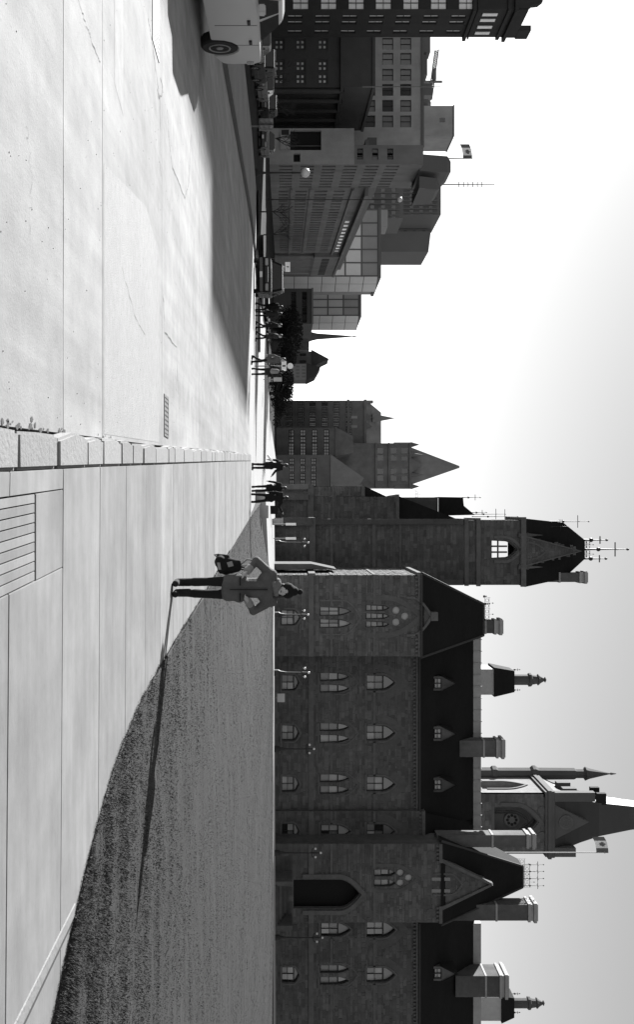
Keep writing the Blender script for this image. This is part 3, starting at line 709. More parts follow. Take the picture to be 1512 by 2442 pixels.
MB().box(XL+.1, U5(2660), 105.6, 106, .5, ze).box(U5(2660)-.4, U5(2660), YB+.1, 105.6, .5, ze).box(XL+.1, XL+.5, 99, 105.6, .5, ze).build('wall', 'mortar', wb)
# pale flat ridge rail seen along the roof top
MB().box(X(1436, 98.5), U5(2030), 98.3, 99.0, zr-.15, Z(1147, 98.5)).build('ridge_rail', 'lead', wb)
MB().box(X(2200, 98.5), U5(2640), 98.3, 99.0, zr-.15, Z(1147, 98.5)).build('ridge_rail', 'lead', wb)
for u in range(1470, 2020, 28): MB().box(X(u, 98)-.03, X(u, 98)+.03, 98.2, 98.3, zr-.1, Z(1149, 98.5)).build('ridge_post', 'lead', wb)
cresting(wb, X(1425, 94.2), X(1478, 94.2), 94.2, zr+.05, .9)
for u, z_ in ((1440, 1168), (1422, 1160), (1478, 1166)): finial(wb, X(u, 94.2), 94.2, zr, Z(z_, 94.2)-zr)
cresting(wb, X(2062, 93), X(2112, 93), 92.6, pz1, 1.1); cresting(wb, X(2062, 93), X(2112, 93), 94.6, pz1, 1.1)
for u in (2062, 2078, 2095, 2112): finial(wb, X(u, 92.6), 92.6, pz1, 2.0, .045)
# dormers
def dormer(u, Y0=93.4):
    fr = Fr((0, Y0, 0)); U = lambda q: X(q, Y0); V = lambda q: Z(q, Y0)
    d = wall(fr, [(U(u-17), V(1008)), (U(u+17), V(1008)), (U(u+17), V(1056)), (U(u), V(1088)), (U(u-17), V(1056))], [[(U(u-12), V(1022)), (U(u+12), V(1022)), (U(u+12), V(1054)), (U(u-12), V(1054))]], .3, 1.2).build('dormer', 'stone', wb, fixn=False)
    f = MB(); loopbar(f, fr, [(U(u-12), V(1022)), (U(u+12), V(1022)), (U(u+12), V(1054)), (U(u-12), V(1054))], .08, -.15, -.05)
    f.fbox(fr, U(u)-.04, U(u)+.04, V(1022), V(1054), -.15, -.05)
    for v in (1033, 1044): f.fbox(fr, U(u-12), U(u+12), V(v)-.03, V(v)+.03, -.15, -.06)
    f.build('sash', 'wood_frame', d)
    for k in range(2):
        for j in range(3):
            a, b = (U(u-12), U(u)) if k == 0 else (U(u), U(u+12)); c, e = V(1022+j*10.7), V(1022+(j+1)*10.7)
            MB().add([fr.p(a, c, -.16), fr.p(b, c, -.16), fr.p(b, e, -.16), fr.p(a, e, -.16)], [(0, 1, 2, 3)]).build('pane', 'blind', d, fixn=False)
    r = MB(); p0, p1, p2 = (U(u-19), V(1053)), (U(u), V(1092)), (U(u+19), V(1053))
    q = lambda p, y, dz=0: (p[0], y, p[1]+dz)
    r.add([q(p0, Y0-.12), q(p1, Y0-.12), q(p1, 97.6), q(p0, 95.4), q(p2, Y0-.12), q(p2, 95.4), q(p0, Y0-.12, -.15), q(p1, Y0-.12, -.2), q(p2, Y0-.12, -.15)], [(0, 1, 2, 3), (1, 4, 5, 2), (0, 6, 7, 1), (1, 7, 8, 4)])
    r.build('dormer_roof', 'slate', d, fixn=False)
for u in (1630, 1750, 1872, 2322): dormer(u)
# chimneys and cupolas
chimney(wb, X(1478, 98), X(1508, 98), 97.2, 98.4, zr-1.5, Z(1197, 98))
chimney(wb, X(1764, 97), X(1803, 97), 96.6, 98.0, Z(1085, 97), Z(1204, 97))
chimney(wb, X(1995, 90), X(2024, 90), 90.4, 91.8, Z(1040, 91), Z(1276, 91))
chimney(wb, X(2162, 90), X(2200, 90), 90.4, 92.0, Z(1056, 91), Z(1280, 91))
chimney(wb, X(2322, 96), X(2372, 96), 95.5, 98.0, Z(1085, 96), Z(1212, 96))
def cupola(u, Y_, v0, v1, v2, v3, hw):
    x = X(u, Y_); a = MB().box(x-hw, x+hw, Y_-hw, Y_+hw, Z(v0, Y_), Z(v1, Y_)); c = a.build('cupola', 'lead', wb)
    MB().pyramid(x-hw*1.15, x+hw*1.15, Y_-hw*1.15, Y_+hw*1.15, Z(v1, Y_), Z(v2, Y_), top=.72).build('cupola_roof', 'slate', c)
    r = hw*.42; zt = Z(v3, Y_)-Z(v2, Y_)
    MB().lathe((x, Y_, Z(v2, Y_)), [(r, 0), (r, zt*.45), (r*1.3, zt*.48), (r*1.3, zt*.54), (r*.95, zt*.58), (r*.8, zt*.72), (r*1.1, zt*.75), (r*.7, zt*.82), (r*.3, zt*.93), (r*.55, zt*.96), (.03, zt)], 10).build('lantern', 'stone_dark', c)
    for s in (-1, 1): finial(wb, x+s*hw*.8, Y_, Z(v2, Y_), Z(v2+18, Y_)-Z(v2, Y_), .05, True)
cupola(1621, 103, 1135, 1172, 1222, 1304, 1.0*1.35)
cupola(2392, 103, 1130, 1190, 1222, 1300, 1.25)
# tower beside the wing
YT = 102.0
UT = lambda u: X(u, YT); VT = lambda v: Z(v, YT)
fT = Fr((0, YT, 0)); x0, x1 = UT(1241), UT(1395)
hB = [pointed(UT(1288), UT(1332), VT(1172), VT(1206), VT(1236))]
wall(fT, [(x0, .5), (x1, .5), (x1, VT(1250)), (x0, VT(1250))], hB, 1.0, .6).build('wall', 'mortar', wb, fixn=False)
lay(fT, stones(fT, x0+.02, x1-.02, .6, VT(1248), hB, course=(.24, .42), lng=(.4, 1.1)), wb, 0)
fTL = Fr((x0, YT+7, 0), -math.pi/2)
wall(fTL, [(0, .5), (7, .5), (7, VT(1250)), (0, VT(1250))], [], .3, .3).build('wall', 'mortar', wb, fixn=False)
lay(fTL, stones(fTL, .02, 6.98, .6, VT(1248), []), wb, 0)
MB().box(x1-.3, x1, YT, YT+7, .5, VT(1250)).build('wall', 'mortar', wb)
YK2 = YT+6.8; hK = [pointed(X(1284, YK2), X(1336, YK2), Z(1166, YK2), Z(1206, YK2), Z(1240, YK2))]
wall(Fr((0, YK2, 0)), [(x0+.3, .5), (x1-.3, .5), (x1-.3, VT(1250)), (x0+.3, VT(1250))], hK, .2, .2).build('wall', 'mortar', wb, fixn=False)
for a, b, d in ((738, 752, .3), (788, 794, .12), (888, 896, .12), (952, 958, .1), (1108, 1118, .18), (1136, 1146, .25), (1242, 1254, .35)):
    trim.fbox(fT, x0-d, x1+d*.5, VT(a), VT(b), -.02, d); trim.fbox(fTL, 0, 7, VT(a)+.003, VT(b)-.003, -.02, d-.004)
for ub in (1241, 1385):                                       # clasping buttresses
    xx = UT(ub); MB().box(xx-.28, xx+.55, YT-.5, YT-.05, .5, VT(745)).box(xx-.15, xx+.45, YT-.28, YT-.04, VT(745), VT(1105)).build('buttress', 'stone', wb, bevel=.03)
# belfry light: bright sky through the lancets
bf = MB(); loopbar(bf, fT, hB[0], .12, -.5, -.3)
for u in (1303, 1317): bf.fbox(fT, UT(u)-.09, UT(u)+.09, VT(1172), VT(1212), -.5, -.3)
bf.fbox(fT, UT(1288), UT(1332), VT(1190)-.07, VT(1190)+.07, -.5, -.31)
bf.build('tracery', 'stone', wb)
hood(fT, trim, UT(1284), UT(1336), VT(1206), VT(1242), .3, .12, 1.2)
gb = MB().prism(fT, [(UT(1276), VT(1240)), (UT(1352), VT(1240)), (UT(1314), VT(1384))], -2.8, .20); gb.build('gable', 'mortar', wb)
fG = Fr((0, YT-.2, 0)); lay(fG, stones(fG, UT(1276), UT(1352), VT(1240), VT(1380), [], top=lambda x: VT(1384)-abs(x-UT(1314))/(UT(1352)-UT(1314))*(VT(1384)-VT(1240))), wb, 0)
for s_ in (-1, 1): trim.prism(fG, [(UT(1314)+s_*(UT(1354)-UT(1314)), VT(1240)), (UT(1314), VT(1388)), (UT(1314), VT(1380)), (UT(1314)+s_*(UT(1350)-UT(1314)), VT(1240))], -.3, .12)
hood(fG, relief, UT(1296), UT(1332), VT(1262), VT(1300), .22, .08, .8)
for u in (1276, 1352): MB().lathe((UT(u), YT-.1, VT(1236)), [(.26, 0), (.26, .9), (.34, 1.0), (.2, 1.15), (.02, 2.6)], 8).build('pinnacle', 'stone', wb)
rt = MB().add([(x0-.2, YT-.2, VT(1252)), (x1+.2, YT-.2, VT(1252)), (x1+.2, YT+7.2, VT(1252)), (x0-.2, YT+7.2, VT(1252)), (UT(1247), YT+1.4, Z(1345, YT+1.4)), (UT(1382), YT+1.4, Z(1345, YT+1.4)), (UT(1382), YT+5.6, Z(1345, YT+1.4)), (UT(1247), YT+5.6, Z(1345, YT+1.4)), (UT(1290), YT+3, Z(1396, YT+3)), (UT(1336), YT+3, Z(1396, YT+3)), (UT(1336), YT+4.2, Z(1396, YT+3)), (UT(1290), YT+4.2, Z(1396, YT+3))],
    [(0, 1, 5, 4), (1, 2, 6, 5), (2, 3, 7, 6), (3, 0, 4, 7), (4, 5, 9, 8), (5, 6, 10, 9), (6, 7, 11, 10), (7, 4, 8, 11), (8, 9, 10, 11)])
rt.build('tower_roof', 'slate', wb)
cresting(wb, UT(1290), UT(1336), YT+3, Z(1396, YT+3), .9); cresting(wb, UT(1290), UT(1336), YT+4.2, Z(1396, YT+3), .9)
for u, v in ((1290, 1442), (1313, 1492), (1336, 1440)): finial(wb, UT(u), YT+3.5, Z(1394, YT+3), Z(v+6, YT+3.5)-Z(1394, YT+3), .11)
for u, v0, v1 in ((1244, 1345, 1412), (1256, 1330, 1360)): finial(wb, UT(u), YT+1, VT(v0)-1.2, VT(v1)-VT(v0)+1.2, .06)
cresting(wb, UT(1240), UT(1262), YT+2.0, VT(1347), .6)
chimney(wb, UT(1368), UT(1390), YT+1.2, YT+2.4, VT(1255), VT(1412))
# ranges behind the tower, each left side paler, sunlight put into its colour
for (u0, u1, Y_, vt, apex, nm) in ((1184, 1246, 114, 952, None, 'a'), (1160, 1190, 128, 870, None, 'b')):
    fr = Fr((0, Y_, 0)); a, b = X(u0, Y_), X(u1, Y_)
    wall(fr, [(a, .2), (b, .2), (b, Z(vt, Y_)), (a, Z(vt, Y_))], [], .3, .4).build('wall', 'mortar', wb, fixn=False)
    lay(fr, stones(fr, a+.02, b-.02, .4, Z(vt-4, Y_), [], course=(.3, .5), lng=(.5, 1.2)), wb, 0)
    fl = Fr((a, Y_+10, 0), -math.pi/2)
    wall(fl, [(0, .2), (10, .2), (10, Z(vt, Y_)), (0, Z(vt, Y_))], [], .3, .4).build('wall', 'stone_pale', wb, fixn=False)  # paler stone than the front stands for sun on this side
    for p, q, d in ((734, 748, .25), (792, 798, .12), (vt-8, vt, .25)): trim.fbox(fr, a-d, b, Z(p, Y_), Z(q, Y_), -.02, d); trim.fbox(fl, 0, 10, Z(p, Y_)+.003, Z(q, Y_)-.003, -.02, d-.004)
    MB().box(a-.3, a+.4, Y_-.6, Y_-.05, .2, Z(735, Y_)).build('buttress', 'stone', wb)
def wedge(u0, v0, u1, v1, Y_, dpt, name='roof'):
    a, b = X(u0, Y_), X(u1, Y_)
    MB().add([(a, Y_, Z(v0, Y_)), (b, Y_, Z(v0, Y_)), (b, Y_, Z(v1, Y_)), (a, Y_+dpt, Z(v0, Y_)), (b, Y_+dpt, Z(v0, Y_)), (b, Y_+dpt, Z(v1, Y_))], [(0, 1, 2), (3, 5, 4), (0, 2, 5, 3), (0, 3, 4, 1), (1, 4, 5, 2)]).build(name, 'slate', wb)
wedge(1183, 951, 1246, 1112, 114.3, 9); wedge(1159, 869, 1190, 935, 128.3, 9)
MB().box(X(1186, 119), X(1226, 119), 119, 126, Z(950, 119), Z(1045, 119)).build('turret', 'stone', wb)
MB().add([(X(1185, 119), 118.8, Z(1045, 119)), (X(1230, 119), 118.8, Z(1045, 119)), (X(1230, 119), 126, Z(1045, 119)), (X(1185, 119), 126, Z(1045, 119)), (X(1186, 119), 119.3, Z(1106, 119)), (X(1206, 119), 119.3, Z(1108, 119)), (X(1206, 119), 125, Z(1108, 119)), (X(1186, 119), 125, Z(1106, 119)), (X(1228, 119), 119.3, Z(1134, 119)), (X(1228, 119), 125, Z(1134, 119))], [(0, 1, 8, 5, 4), (4, 5, 6, 7), (5, 8, 9, 6), (0, 4, 7, 3), (1, 2, 9, 8)]).build('turret_roof', 'slate', wb)
for u, v0, v1 in ((1186, 1106, 1150), (1226, 1130, 1210), (1232, 1130, 1240), (1222, 1128, 1165)): finial(wb, X(u, 119), 120, Z(v0, 119), Z(v1, 119)-Z(v0, 119), .06)
cresting(wb, X(1168, 119), X(1186, 119), 123, Z(1000, 119), .6)
bo = brackets.build('eaves_brackets', 'stone_trim', wb, fixn=False); bo['kind'] = 'stuff'
# ================================================================== TALL TOWER BEHIND
YN = 140.0
nt_ = empty('clock_tower', (X(1960, YN), YN, .5), 'tall stone tower with steep curved roof and flagpole rising behind the gothic building', 'tower')
UN = lambda u: X(u, YN); VN = lambda v: Z(v, YN)
fN = Fr((0, YN, 0)); a, b = UN(1893), UN(2036)
hN = [pointed(UN(1925), UN(1995), VN(1180), VN(1235), VN(1282))]
wall(fN, [(a, .5), (b, .5), (b, VN(1300)), (a, VN(1300))], hN, 1.2, .6).build('wall', 'stone_dark', nt_, fixn=False)
lay(fN, stones(fN, a+.02, b-.02, 18, VN(1298), hN, course=(.35, .6), lng=(.6, 1.5)), nt_, 0)
tt = Pieces(nt_, 'trim', 'stone_dark'); hood(fN, tt, UN(1922), UN(1998), VN(1235), VN(1286), .5, .2, 2.5)
hood(fN, tt, UN(1940), UN(1980), VN(1222), VN(1262), .35, -.4, 2.5)
MB().fbox(fN, UN(1925), UN(1995), VN(1178), VN(1284), -1.4, -1.2).build('recess', 'stone_dark', nt_)
MB().prism(fN, circle(UN(1960), VN(1225), 1.1, 16), -1.19, -.9).build('rosette', 'stone_trim', nt_)
for q in range(8): MB().prism(fN, circle(UN(1960)+.65*math.cos(q*.785), VN(1225)+.65*math.sin(q*.785), .22, 8), -.9, -.85).build('rosette_piece', 'void', nt_)
for u in (1932, 1992): MB().prism(fN, circle(UN(u), VN(1292), .55, 14), 0, .12).build('roundel', 'stone_dark', nt_)
fNL = Fr((a, YN+8.7, 0), -math.pi/2); Wd = 8.7
hL = [pointed(2.6, 6.2, VN(1160), VN(1220), VN(1268))]
wall(fNL, [(0, .5), (Wd, .5), (Wd, VN(1300)), (0, VN(1300))], hL, .8, .5).build('wall', 'stone_lit', nt_, fixn=False)  # paler than the front wall, the sun on this side painted in
MB().fbox(fNL, 2.5, 6.3, VN(1158), VN(1270), -1.0, -.8).build('recess', 'stone_lit', nt_)
hood(fNL, tt, 2.6, 6.2, VN(1220), VN(1270), .35, .15, 3)
MB().box(b-.4, b, YN, YN+Wd, .5, VN(1300)).box(a+.5, b-.4, YN+Wd-.4, YN+Wd, .5, VN(1300)).build('wall', 'stone_dark', nt_)
for v0, v1, d in ((1300, 1306, .35), (1306, 1314, .6), (1314, 1322, .45), (1276, 1281, .12)):
    tt.box(a-d, b+d, YN-d, YN+Wd+d, VN(v0)+.002, VN(v1)) if v0 != 1276 else None
# roof: concave pyramid continuing far above
lev = [(1322, 0.2), (1352, -.55), (1390, -1.2), (1440, -1.9), (1520, -2.6), (1640, -3.3)]
rn = MB(); cxn = (a+b)/2; cyn = YN+Wd/2; hwn = (b-a)/2; vs = []; fs = []
for v, d in lev: vs += [(cxn-hwn-d, cyn-hwn-d, VN(v)), (cxn+hwn+d, cyn-hwn-d, VN(v)), (cxn+hwn+d, cyn+hwn+d, VN(v)), (cxn-hwn-d, cyn+hwn+d, VN(v))]
for j in range(len(lev)-1):
    for k in range(4): fs.append((4*j+k, 4*j+(k+1) % 4, 4*j+4+(k+1) % 4, 4*j+4+k))
fs.append(tuple(range(4*len(lev)-4, 4*len(lev)))); rn.add(vs, fs); rn.build('roof', 'slate_sheen', nt_, fixn=False)
gp = MB().prism(fN, [(UN(1918), VN(1322)), (UN(2002), VN(1322)), (UN(1960), VN(1405))], -2.0, .15); gp.build('gable', 'stone_dark', nt_)
MB().prism(fN, circle(UN(1960), VN(1350), 1.05, 18), .15, .3).build('clock_ring', 'stone_trim', nt_)
MB().prism(fN, circle(UN(1960), VN(1350), .8, 18), .3, .34).build('clock_face', 'stone_dark', nt_)
for k in range(8):
    t = k*math.pi/4; MB().prism(fN, circle(UN(1960)+.5*math.cos(t), VN(1350)+.5*math.sin(t), .12, 6), .34, .38).build('clock_mark', 'stone_trim', nt_)
for y_ in (YN+2.3, YN+5.4):                                     # small roof windows on the lit side
    MB().box(a-.25, a+1.6, y_-.6, y_+.6, VN(1352), VN(1385)).build('roof_window', 'stone_dark', nt_)
    MB().box(a+.55, a+2.2, y_-.35, y_+.35, VN(1436), VN(1458)).build('roof_window', 'void', nt_)
chN = MB().box(a-.3, a+1.0, YN-.5, YN+.6, VN(1322), VN(1418)); chN.build('corner_pier', 'stone_dark', nt_)
MB().box(b-1.0, b+.3, YN-.5, YN+.6, VN(1322), VN(1372)).build('corner_pier', 'stone_dark', nt_)
# slim corner turret with a spirelet
tx, ty = X(1843, 150), 149.5
prof = [(1.0, .5), (1.0, Z(1168, 150)), (1.25, Z(1172, 150)), (1.25, Z(1180, 150)), (.95, Z(1186, 150)), (.95, Z(1262, 150)), (1.3, Z(1268, 150)), (1.3, Z(1274, 150)), (.95, Z(1282, 150)), (.9, Z(1368, 150)), (.7, Z(1372, 150)), (.7, Z(1390, 150)), (1.1, Z(1394, 150)), (.85, Z(1402, 150)), (.35, Z(1435, 150)), (.1, Z(1452, 150)), (.2, Z(1456, 150)), (.05, Z(1468, 150))]
MB().lathe((tx, ty, 0), prof, 8).build('corner_turret', 'stone_dark', nt_)
MB().box(tx+.5, a+.3, 148.2, 150.2, .5, VN(1290)).build('wall', 'stone_dark', nt_)
# flag on its pole
px, py = X(2033, 120), 120.0
fp = empty('flagpole', (px, py, .8), 'slender pale flagpole with a leaf flag beside the tall tower', 'flagpole')
MB().tube((px, py, .8), (px, py, Z(1442, 120)), .11, .06, 8).ell((px, py, Z(1443, 120)), .12, .12, .12).build('pole', 'lead', fp)
LEAF = [(0, -.5), (.03, -.18), (.32, -.24), (.27, -.12), (.5, .1), (.42, .14), (.46, .3), (.3, .26), (.26, .33), (.13, .18), (.18, .42), (.09, .38), (0, .55)]
LEAF = LEAF+[(-x, z) for x, z in reversed(LEAF[1:-1])]
def flag(parent, px, py, zt, w_, h_, dirx, wave=.15, dr=.3, name='cloth'):
    def P(s, t): return (px+dirx*s*w_, py+wave*math.sin(s*5), zt-h_*t-dr*s*s+.08*math.sin(s*4))
    mb = MB(); n = 12
    for i in range(n):
        mi = 0 if (i < 3 or i >= 9) else 1
        mb.add([P(i/n, 0), P((i+1)/n, 0), P((i+1)/n, 1), P(i/n, 1)], [(0, 1, 2, 3)], mi)
    c = mb.build(name, ['flag_red', 'flag_white'], parent, fixn=False)
    lf = [P(.5+x*.42*h_/w_*1.1, .5-z*.75) for x, z in LEAF]
    lb = MB().add([(x, y-.02, z) for x, y, z in lf], [tuple(t) for t in tessellate_polygon([[Vector((x, z, 0)) for x, z in LEAF]])])
    lb.build('leaf_emblem', 'flag_red', c, fixn=False)
flag(fp, px+.06, py, Z(1456, 120)-.2, 2.1, 1.5, -1, .25, .6)
# ================================================================== BUILDINGS ON THE LEFT AND FAR AHEAD
def fmx(fr, x, z, d=0.0): return Matrix.Translation(fr.p(x, z, d)) @ Matrix.Rotation(math.atan2(fr.ex.y, fr.ex.x), 4, 'Z')
WM = {}
def wmesh(w_, h_, nx=1, ny=1, pane='glass_dark', bar='wood_frame', b=.08):
    k = (round(w_, 3), round(h_, 3), nx, ny, pane, bar)
    if k not in WM:
        mb = MB(); mb.add([(-w_/2, 0, 0), (w_/2, 0, 0), (w_/2, 0, h_), (-w_/2, 0, h_)], [(0, 1, 2, 3)], 0)
        for i in range(nx+1): q = -w_/2+w_*i/nx; q = min(max(q, -w_/2+b/2), w_/2-b/2); mb.box(q-b/2, q+b/2, -.1, -.005, 0, h_, 1)
        for i in range(ny+1): q = min(max(h_*i/ny, b/2), h_-b/2); mb.box(-w_/2, w_/2, -.09, -.006, q-b/2, q+b/2, 1)
        o = mb.build('window', [pane, bar], fixn=False); WM[k] = o.data; bpy.data.objects.remove(o)
    return WM[k]
def office(parent, fr, x0, x1, z0, z1, rects, m, nx=2, ny=2, panes=('glass_dark',), depth=.3, bar='wood_frame', b=.08, name='wall', sill=None):
    gridwall(fr, x0, x1, z0, z1, rects, depth).build(name, m, parent, fixn=False)
    for r in rects:
        inst('window', wmesh(r[1]-r[0], r[3]-r[2], nx, ny, random.choice(panes), bar, b), fmx(fr, (r[0]+r[1])/2, r[2], -depth), parent)
    if sill:
        mb = MB()
        for r in rects: mb.fbox(fr, r[0]-.15, r[1]+.15, r[2]-.18, r[2]-.02, -.02, .12)
        mb.build('sills', sill, parent)
def shell(parent, x0, x1, y0, y1, z0, z1, m, skip=(), name='wall'):       # plain walls and roof deck of a block
    mb = MB()
    q = {'f': [(x0, y0), (x1, y0)], 'r': [(x1, y0), (x1, y1)], 'b': [(x1, y1), (x0, y1)], 'l': [(x0, y1), (x0, y0)]}
    for k, ((a, b), (c, d)) in q.items():
        if k not in skip: mb.add([(a, b, z0), (c, d, z0), (c, d, z1), (a, b, z1)], [(0, 1, 2, 3)])
    mb.add([(x0, y0, z1-.3), (x1, y0, z1-.3), (x1, y1, z1-.3), (x0, y1, z1-.3)], [(0, 1, 2, 3)])
    return mb.build(name, m, parent, fixn=False)
RA = math.pi/2                                             # right-hand walls: run away from the camera, facing +x
# --- tall dark brick block at the far left
YA = 139.0; ua = lambda u: X(u, YA); va = lambda v: Z(v, YA)
A = empty('brick_block', (-80, YA, -.7), 'tall dark brick office block with scrolled parapet at the left edge', 'building')
xc = ua(22); fr = Fr((0, YA, 0)); rows = [698, 765, 831, 896, 962, 1028, 1095]
rects = [(ua(c)-1.0, ua(c)+1.0, va(r), va(r+38)) for r in rows for c in (5, -40, -85)]
office(A, fr, -100, xc, -.7, va(1235), rects, 'brick_dark', 2, 2, ('office_pane',))
fr2 = Fr((xc, YA, 0), RA); ln = 8.2
rects = [(y-.45, y+.45, va(r-12)+y*.0, va(r+24)) for r in rows for y in (2.2, 3.9, 6.6)]
office(A, fr2, 0, ln, -.7, va(1235), rects, 'brick_dark', 1, 2, ('office_pane',))
shell(A, -100, xc, YA, YA+ln, -.7, va(1235), 'brick_dark', skip=('f', 'r'))
mb = MB()
for v0, v1, d in ((1128, 1136, .5), (1140, 1143, .3), (1212, 1220, .35), (1228, 1236, .6)): mb.box(-100, xc+d, YA-d, YA+ln+d*.5, va(v0), va(v1))
mb.build('cornice', 'brick_dark', A)
for c, w_ in ((-60, 14), (2, 14)):                         # scrolled gablets on the parapet
    P = [(ua(c-w_*1.6), va(1236)), (ua(c+w_*1.3), va(1236)), (ua(c+w_*1.2), va(1262)), (ua(c+w_*.7), va(1270)), (ua(c+w_*.6), va(1285)), (ua(c), va(1296)), (ua(c-w_*.6), va(1285)), (ua(c-w_*.7), va(1268)), (ua(c-w_*1.5), va(1258))]
    MB().prism(fr, P, -.8, .1).build('parapet_gable', 'brick_dark', A)
mb = MB().box(xc-.6, xc+.1, YA+.1, YA+ln, va(1236), va(1262)); mb.box(xc-.6, xc+.15, YA+5.8, YA+ln+.3, va(1262), va(1292)).build('parapet', 'brick_dark', A)
rects = [(y-.35, y+.35, va(1156), va(1192)) for y in (1.4, 3.0, 5.0, 6.8)]
for r in rects: MB().fbox(fr2, r[0], r[1], r[2], r[3], .02, .12).build('blind_window', 'office_pane', A)
# --- taller neighbour further left, out of view, whose shadow lies over the road
O_ = empty('office_block', (-75, 82, -.7), 'broad stone office block left of the road, its shadow crossing the street', 'building')
frO = Fr((0, 81.5, 0)); rects = [(-94+4.2*i, -92.2+4.2*i, 3+4*j, 5.4+4*j) for i in range(9) for j in range(6)]
office(O_, frO, -95, -56.7, -.7, 29.4, rects, 'stone_dark', 2, 2, ('glass_dark', 'dim_panel'))
rects = [(1.5+4*i, 3.3+4*i, 3+4*j, 5.4+4*j) for i in range(5) for j in range(6)]
office(O_, Fr((-56.7, 81.5, 0), RA), 0, 20, -.7, 29.4, rects, 'stone_dark', 2, 2, ('glass_dark', 'dim_panel'))
shell(O_, -95, -56.7, 81.5, 101.5, -.7, 29.4, 'stone_dark', skip=('f', 'r'))
MB().box(-95.2, -56.3, 81.2, 101.8, 28.8, 29.5).build('cornice', 'stone_dark', O_)
rects = [(-94+4.2*i, -92.2+4.2*i, 3+4*j, 5.4+4*j) for i in range(7) for j in range(6)]
office(O_, Fr((0, 67, 0)), -96, -58.6, -.7, 29.2, rects, 'stone_dark', 2, 2, ('glass_dark', 'dim_panel'))
shell(O_, -96, -58.6, 67, 81.3, -.7, 29.2, 'stone_dark', skip=('f',))
# --- low dark stone building with tall porch
YB2 = 155.0; ub = lambda u: X(u, YB2); vb = lambda v: Z(v, YB2)
B = empty('stone_library', (-72, YB2, -.7), 'low dark stone building with bright small panes and tall shadowed porch', 'building')
fr = Fr((0, YB2, 0)); xc = ub(208)
rects = [(ub(c)-.95, ub(c)+.95, vb(r), vb(r+26)) for r in (652, 703, 756, 868) for c in (105, 156, 187)]
rects = [r for r in rects if r[3] < vb(890)]
office(B, fr, -100, xc, -.7, vb(893), rects, 'stone_dark', 2, 2, ('office_pane',), bar='stone_dark', b=.34)
fr2 = Fr((xc, YB2, 0), RA+.1); LB = 23.5
rects = [(1.2+5.2*i, 3.7+5.2*i, .2, 11.4) for i in range(4)]
office(B, fr2, 0, LB, -.7, vb(893), rects, 'stone_dark', 1, 1, ('void',), depth=1.2)
MB().add([(-100, YB2, vb(880)), (xc, YB2, vb(880)), (xc-2.3, YB2+23.4, vb(880)), (-100, YB2+23.4, vb(880))], [(0, 1, 2, 3)]).add([(-100, YB2+23.4, -.7), (xc-2.3, YB2+23.4, -.7), (xc-2.3, YB2+23.4, vb(893)), (-100, YB2+23.4, vb(893))], [(0, 1, 2, 3)]).build('roof_deck', 'slate_grey', B, fixn=False)
mb = MB(); mb.fbox(fr, -100, xc+.7, vb(812), vb(818), -.02, .7); mb.fbox(fr2, 0, LB, vb(812)+.01, vb(818)-.01, -.02, .7); mb.fbox(fr, -100, xc+.3, vb(888), vb(895), -.02, .3); mb.fbox(fr2, 0, LB, vb(888)+.01, vb(895)-.01, -.02, .3)
mb.build('cornice', 'stone_dark', B)
for x in (.2, 5, 10.2, 15.4, 20.6): MB().lathe(fr2.p(x+.2, 0, .5), [(.55, 0), (.42, .4), (.36, 10.6), (.6, 11.2)], 8).build('column', 'stone_dark', B)
# --- pale slab block behind
YC = 185.0; uc_ = lambda u: X(u, YC); vc = lambda v: Z(v, YC)
C = empty('slab_block', (uc_(210), YC, -.7), 'pale plain apartment slab with square windows and rooftop box', 'building')
fr = Fr((0, YC, 0))
rects = [(uc_(c)-1.15, uc_(c)+1.15, vc(r), vc(r+26)) for r in (869, 912, 955) for c in (30, 68, 104, 140, 178, 214, 252, 289)]
office(C, fr, uc_(0), uc_(347), -.7, vc(1006), rects, 'limestone', 2, 1, ('glass_dark', 'glass_dark', 'glass_dark', 'dim_panel'), depth=.35, b=.12)
shell(C, uc_(0), uc_(347), YC, YC+16, -.7, vc(1006), 'limestone', skip=('f',))
MB().box(uc_(0)-.4, uc_(347)+.4, YC-.4, YC+16.4, vc(1005), vc(1011)).build('roof_edge', 'tower_dark', C)
MB().box(uc_(247), uc_(319), YC+1, YC+9, vc(1011), Z(1083, YC)).build('penthouse', 'limestone', C)
MB().box(uc_(246), uc_(320), YC+.8, YC+9.2, Z(1083, YC), Z(1086, YC)).build('penthouse_edge', 'tower_dark', C)
MB().box(uc_(277), uc_(286), YC+.9, YC+1, Z(1052, YC), Z(1064, YC)).build('penthouse_window', 'glass_dark', C)
MB().lathe((uc_(233), YC+3, vc(1011)), [(1.0, 0), (1.0, 1.2), (.5, 1.8)], 8).build('roof_tank', 'tower_dark', C)
# --- pale office with long tall-window side, then the long bank front
YD = 150.0; ud = lambda u: X(u, YD); vd = lambda v: Z(v, YD)
SL = math.atan2(1.0, -.118)                                # direction of the street front
D = empty('stone_office', (ud(375), YD, -.7), 'pale stone office with plain end wall and dark sign board', 'building')
fr = Fr((0, YD, 0)); xc = ud(392)
office(D, fr, ud(306), xc, -.7, vd(845), [(ud(311), ud(358), vd(676), vd(766)), (ud(366), ud(386), vd(700), vd(716))], 'limestone', 1, 1, ('void',), depth=.6)
office(D, fr, ud(346), xc, vd(845), vd(1010), [(ud(c)-.55, ud(c)+.55, vd(r), vd(r+14)) for r in (838+14, 888, 924) for c in (362, 372)], 'limestone_b', 1, 1, ('glass_dark', 'dim_panel'))
MB().fbox(fr, ud(311), ud(358), vd(668), vd(692), .0, .35).build('sign_board', 'limestone', D)
MB().fbox(fr, ud(312), ud(324), vd(671), vd(689), .35, .42).build('sign_panel', 'sign_black', D)
frd = Fr((xc, YD, 0), SL); LD = 17.2
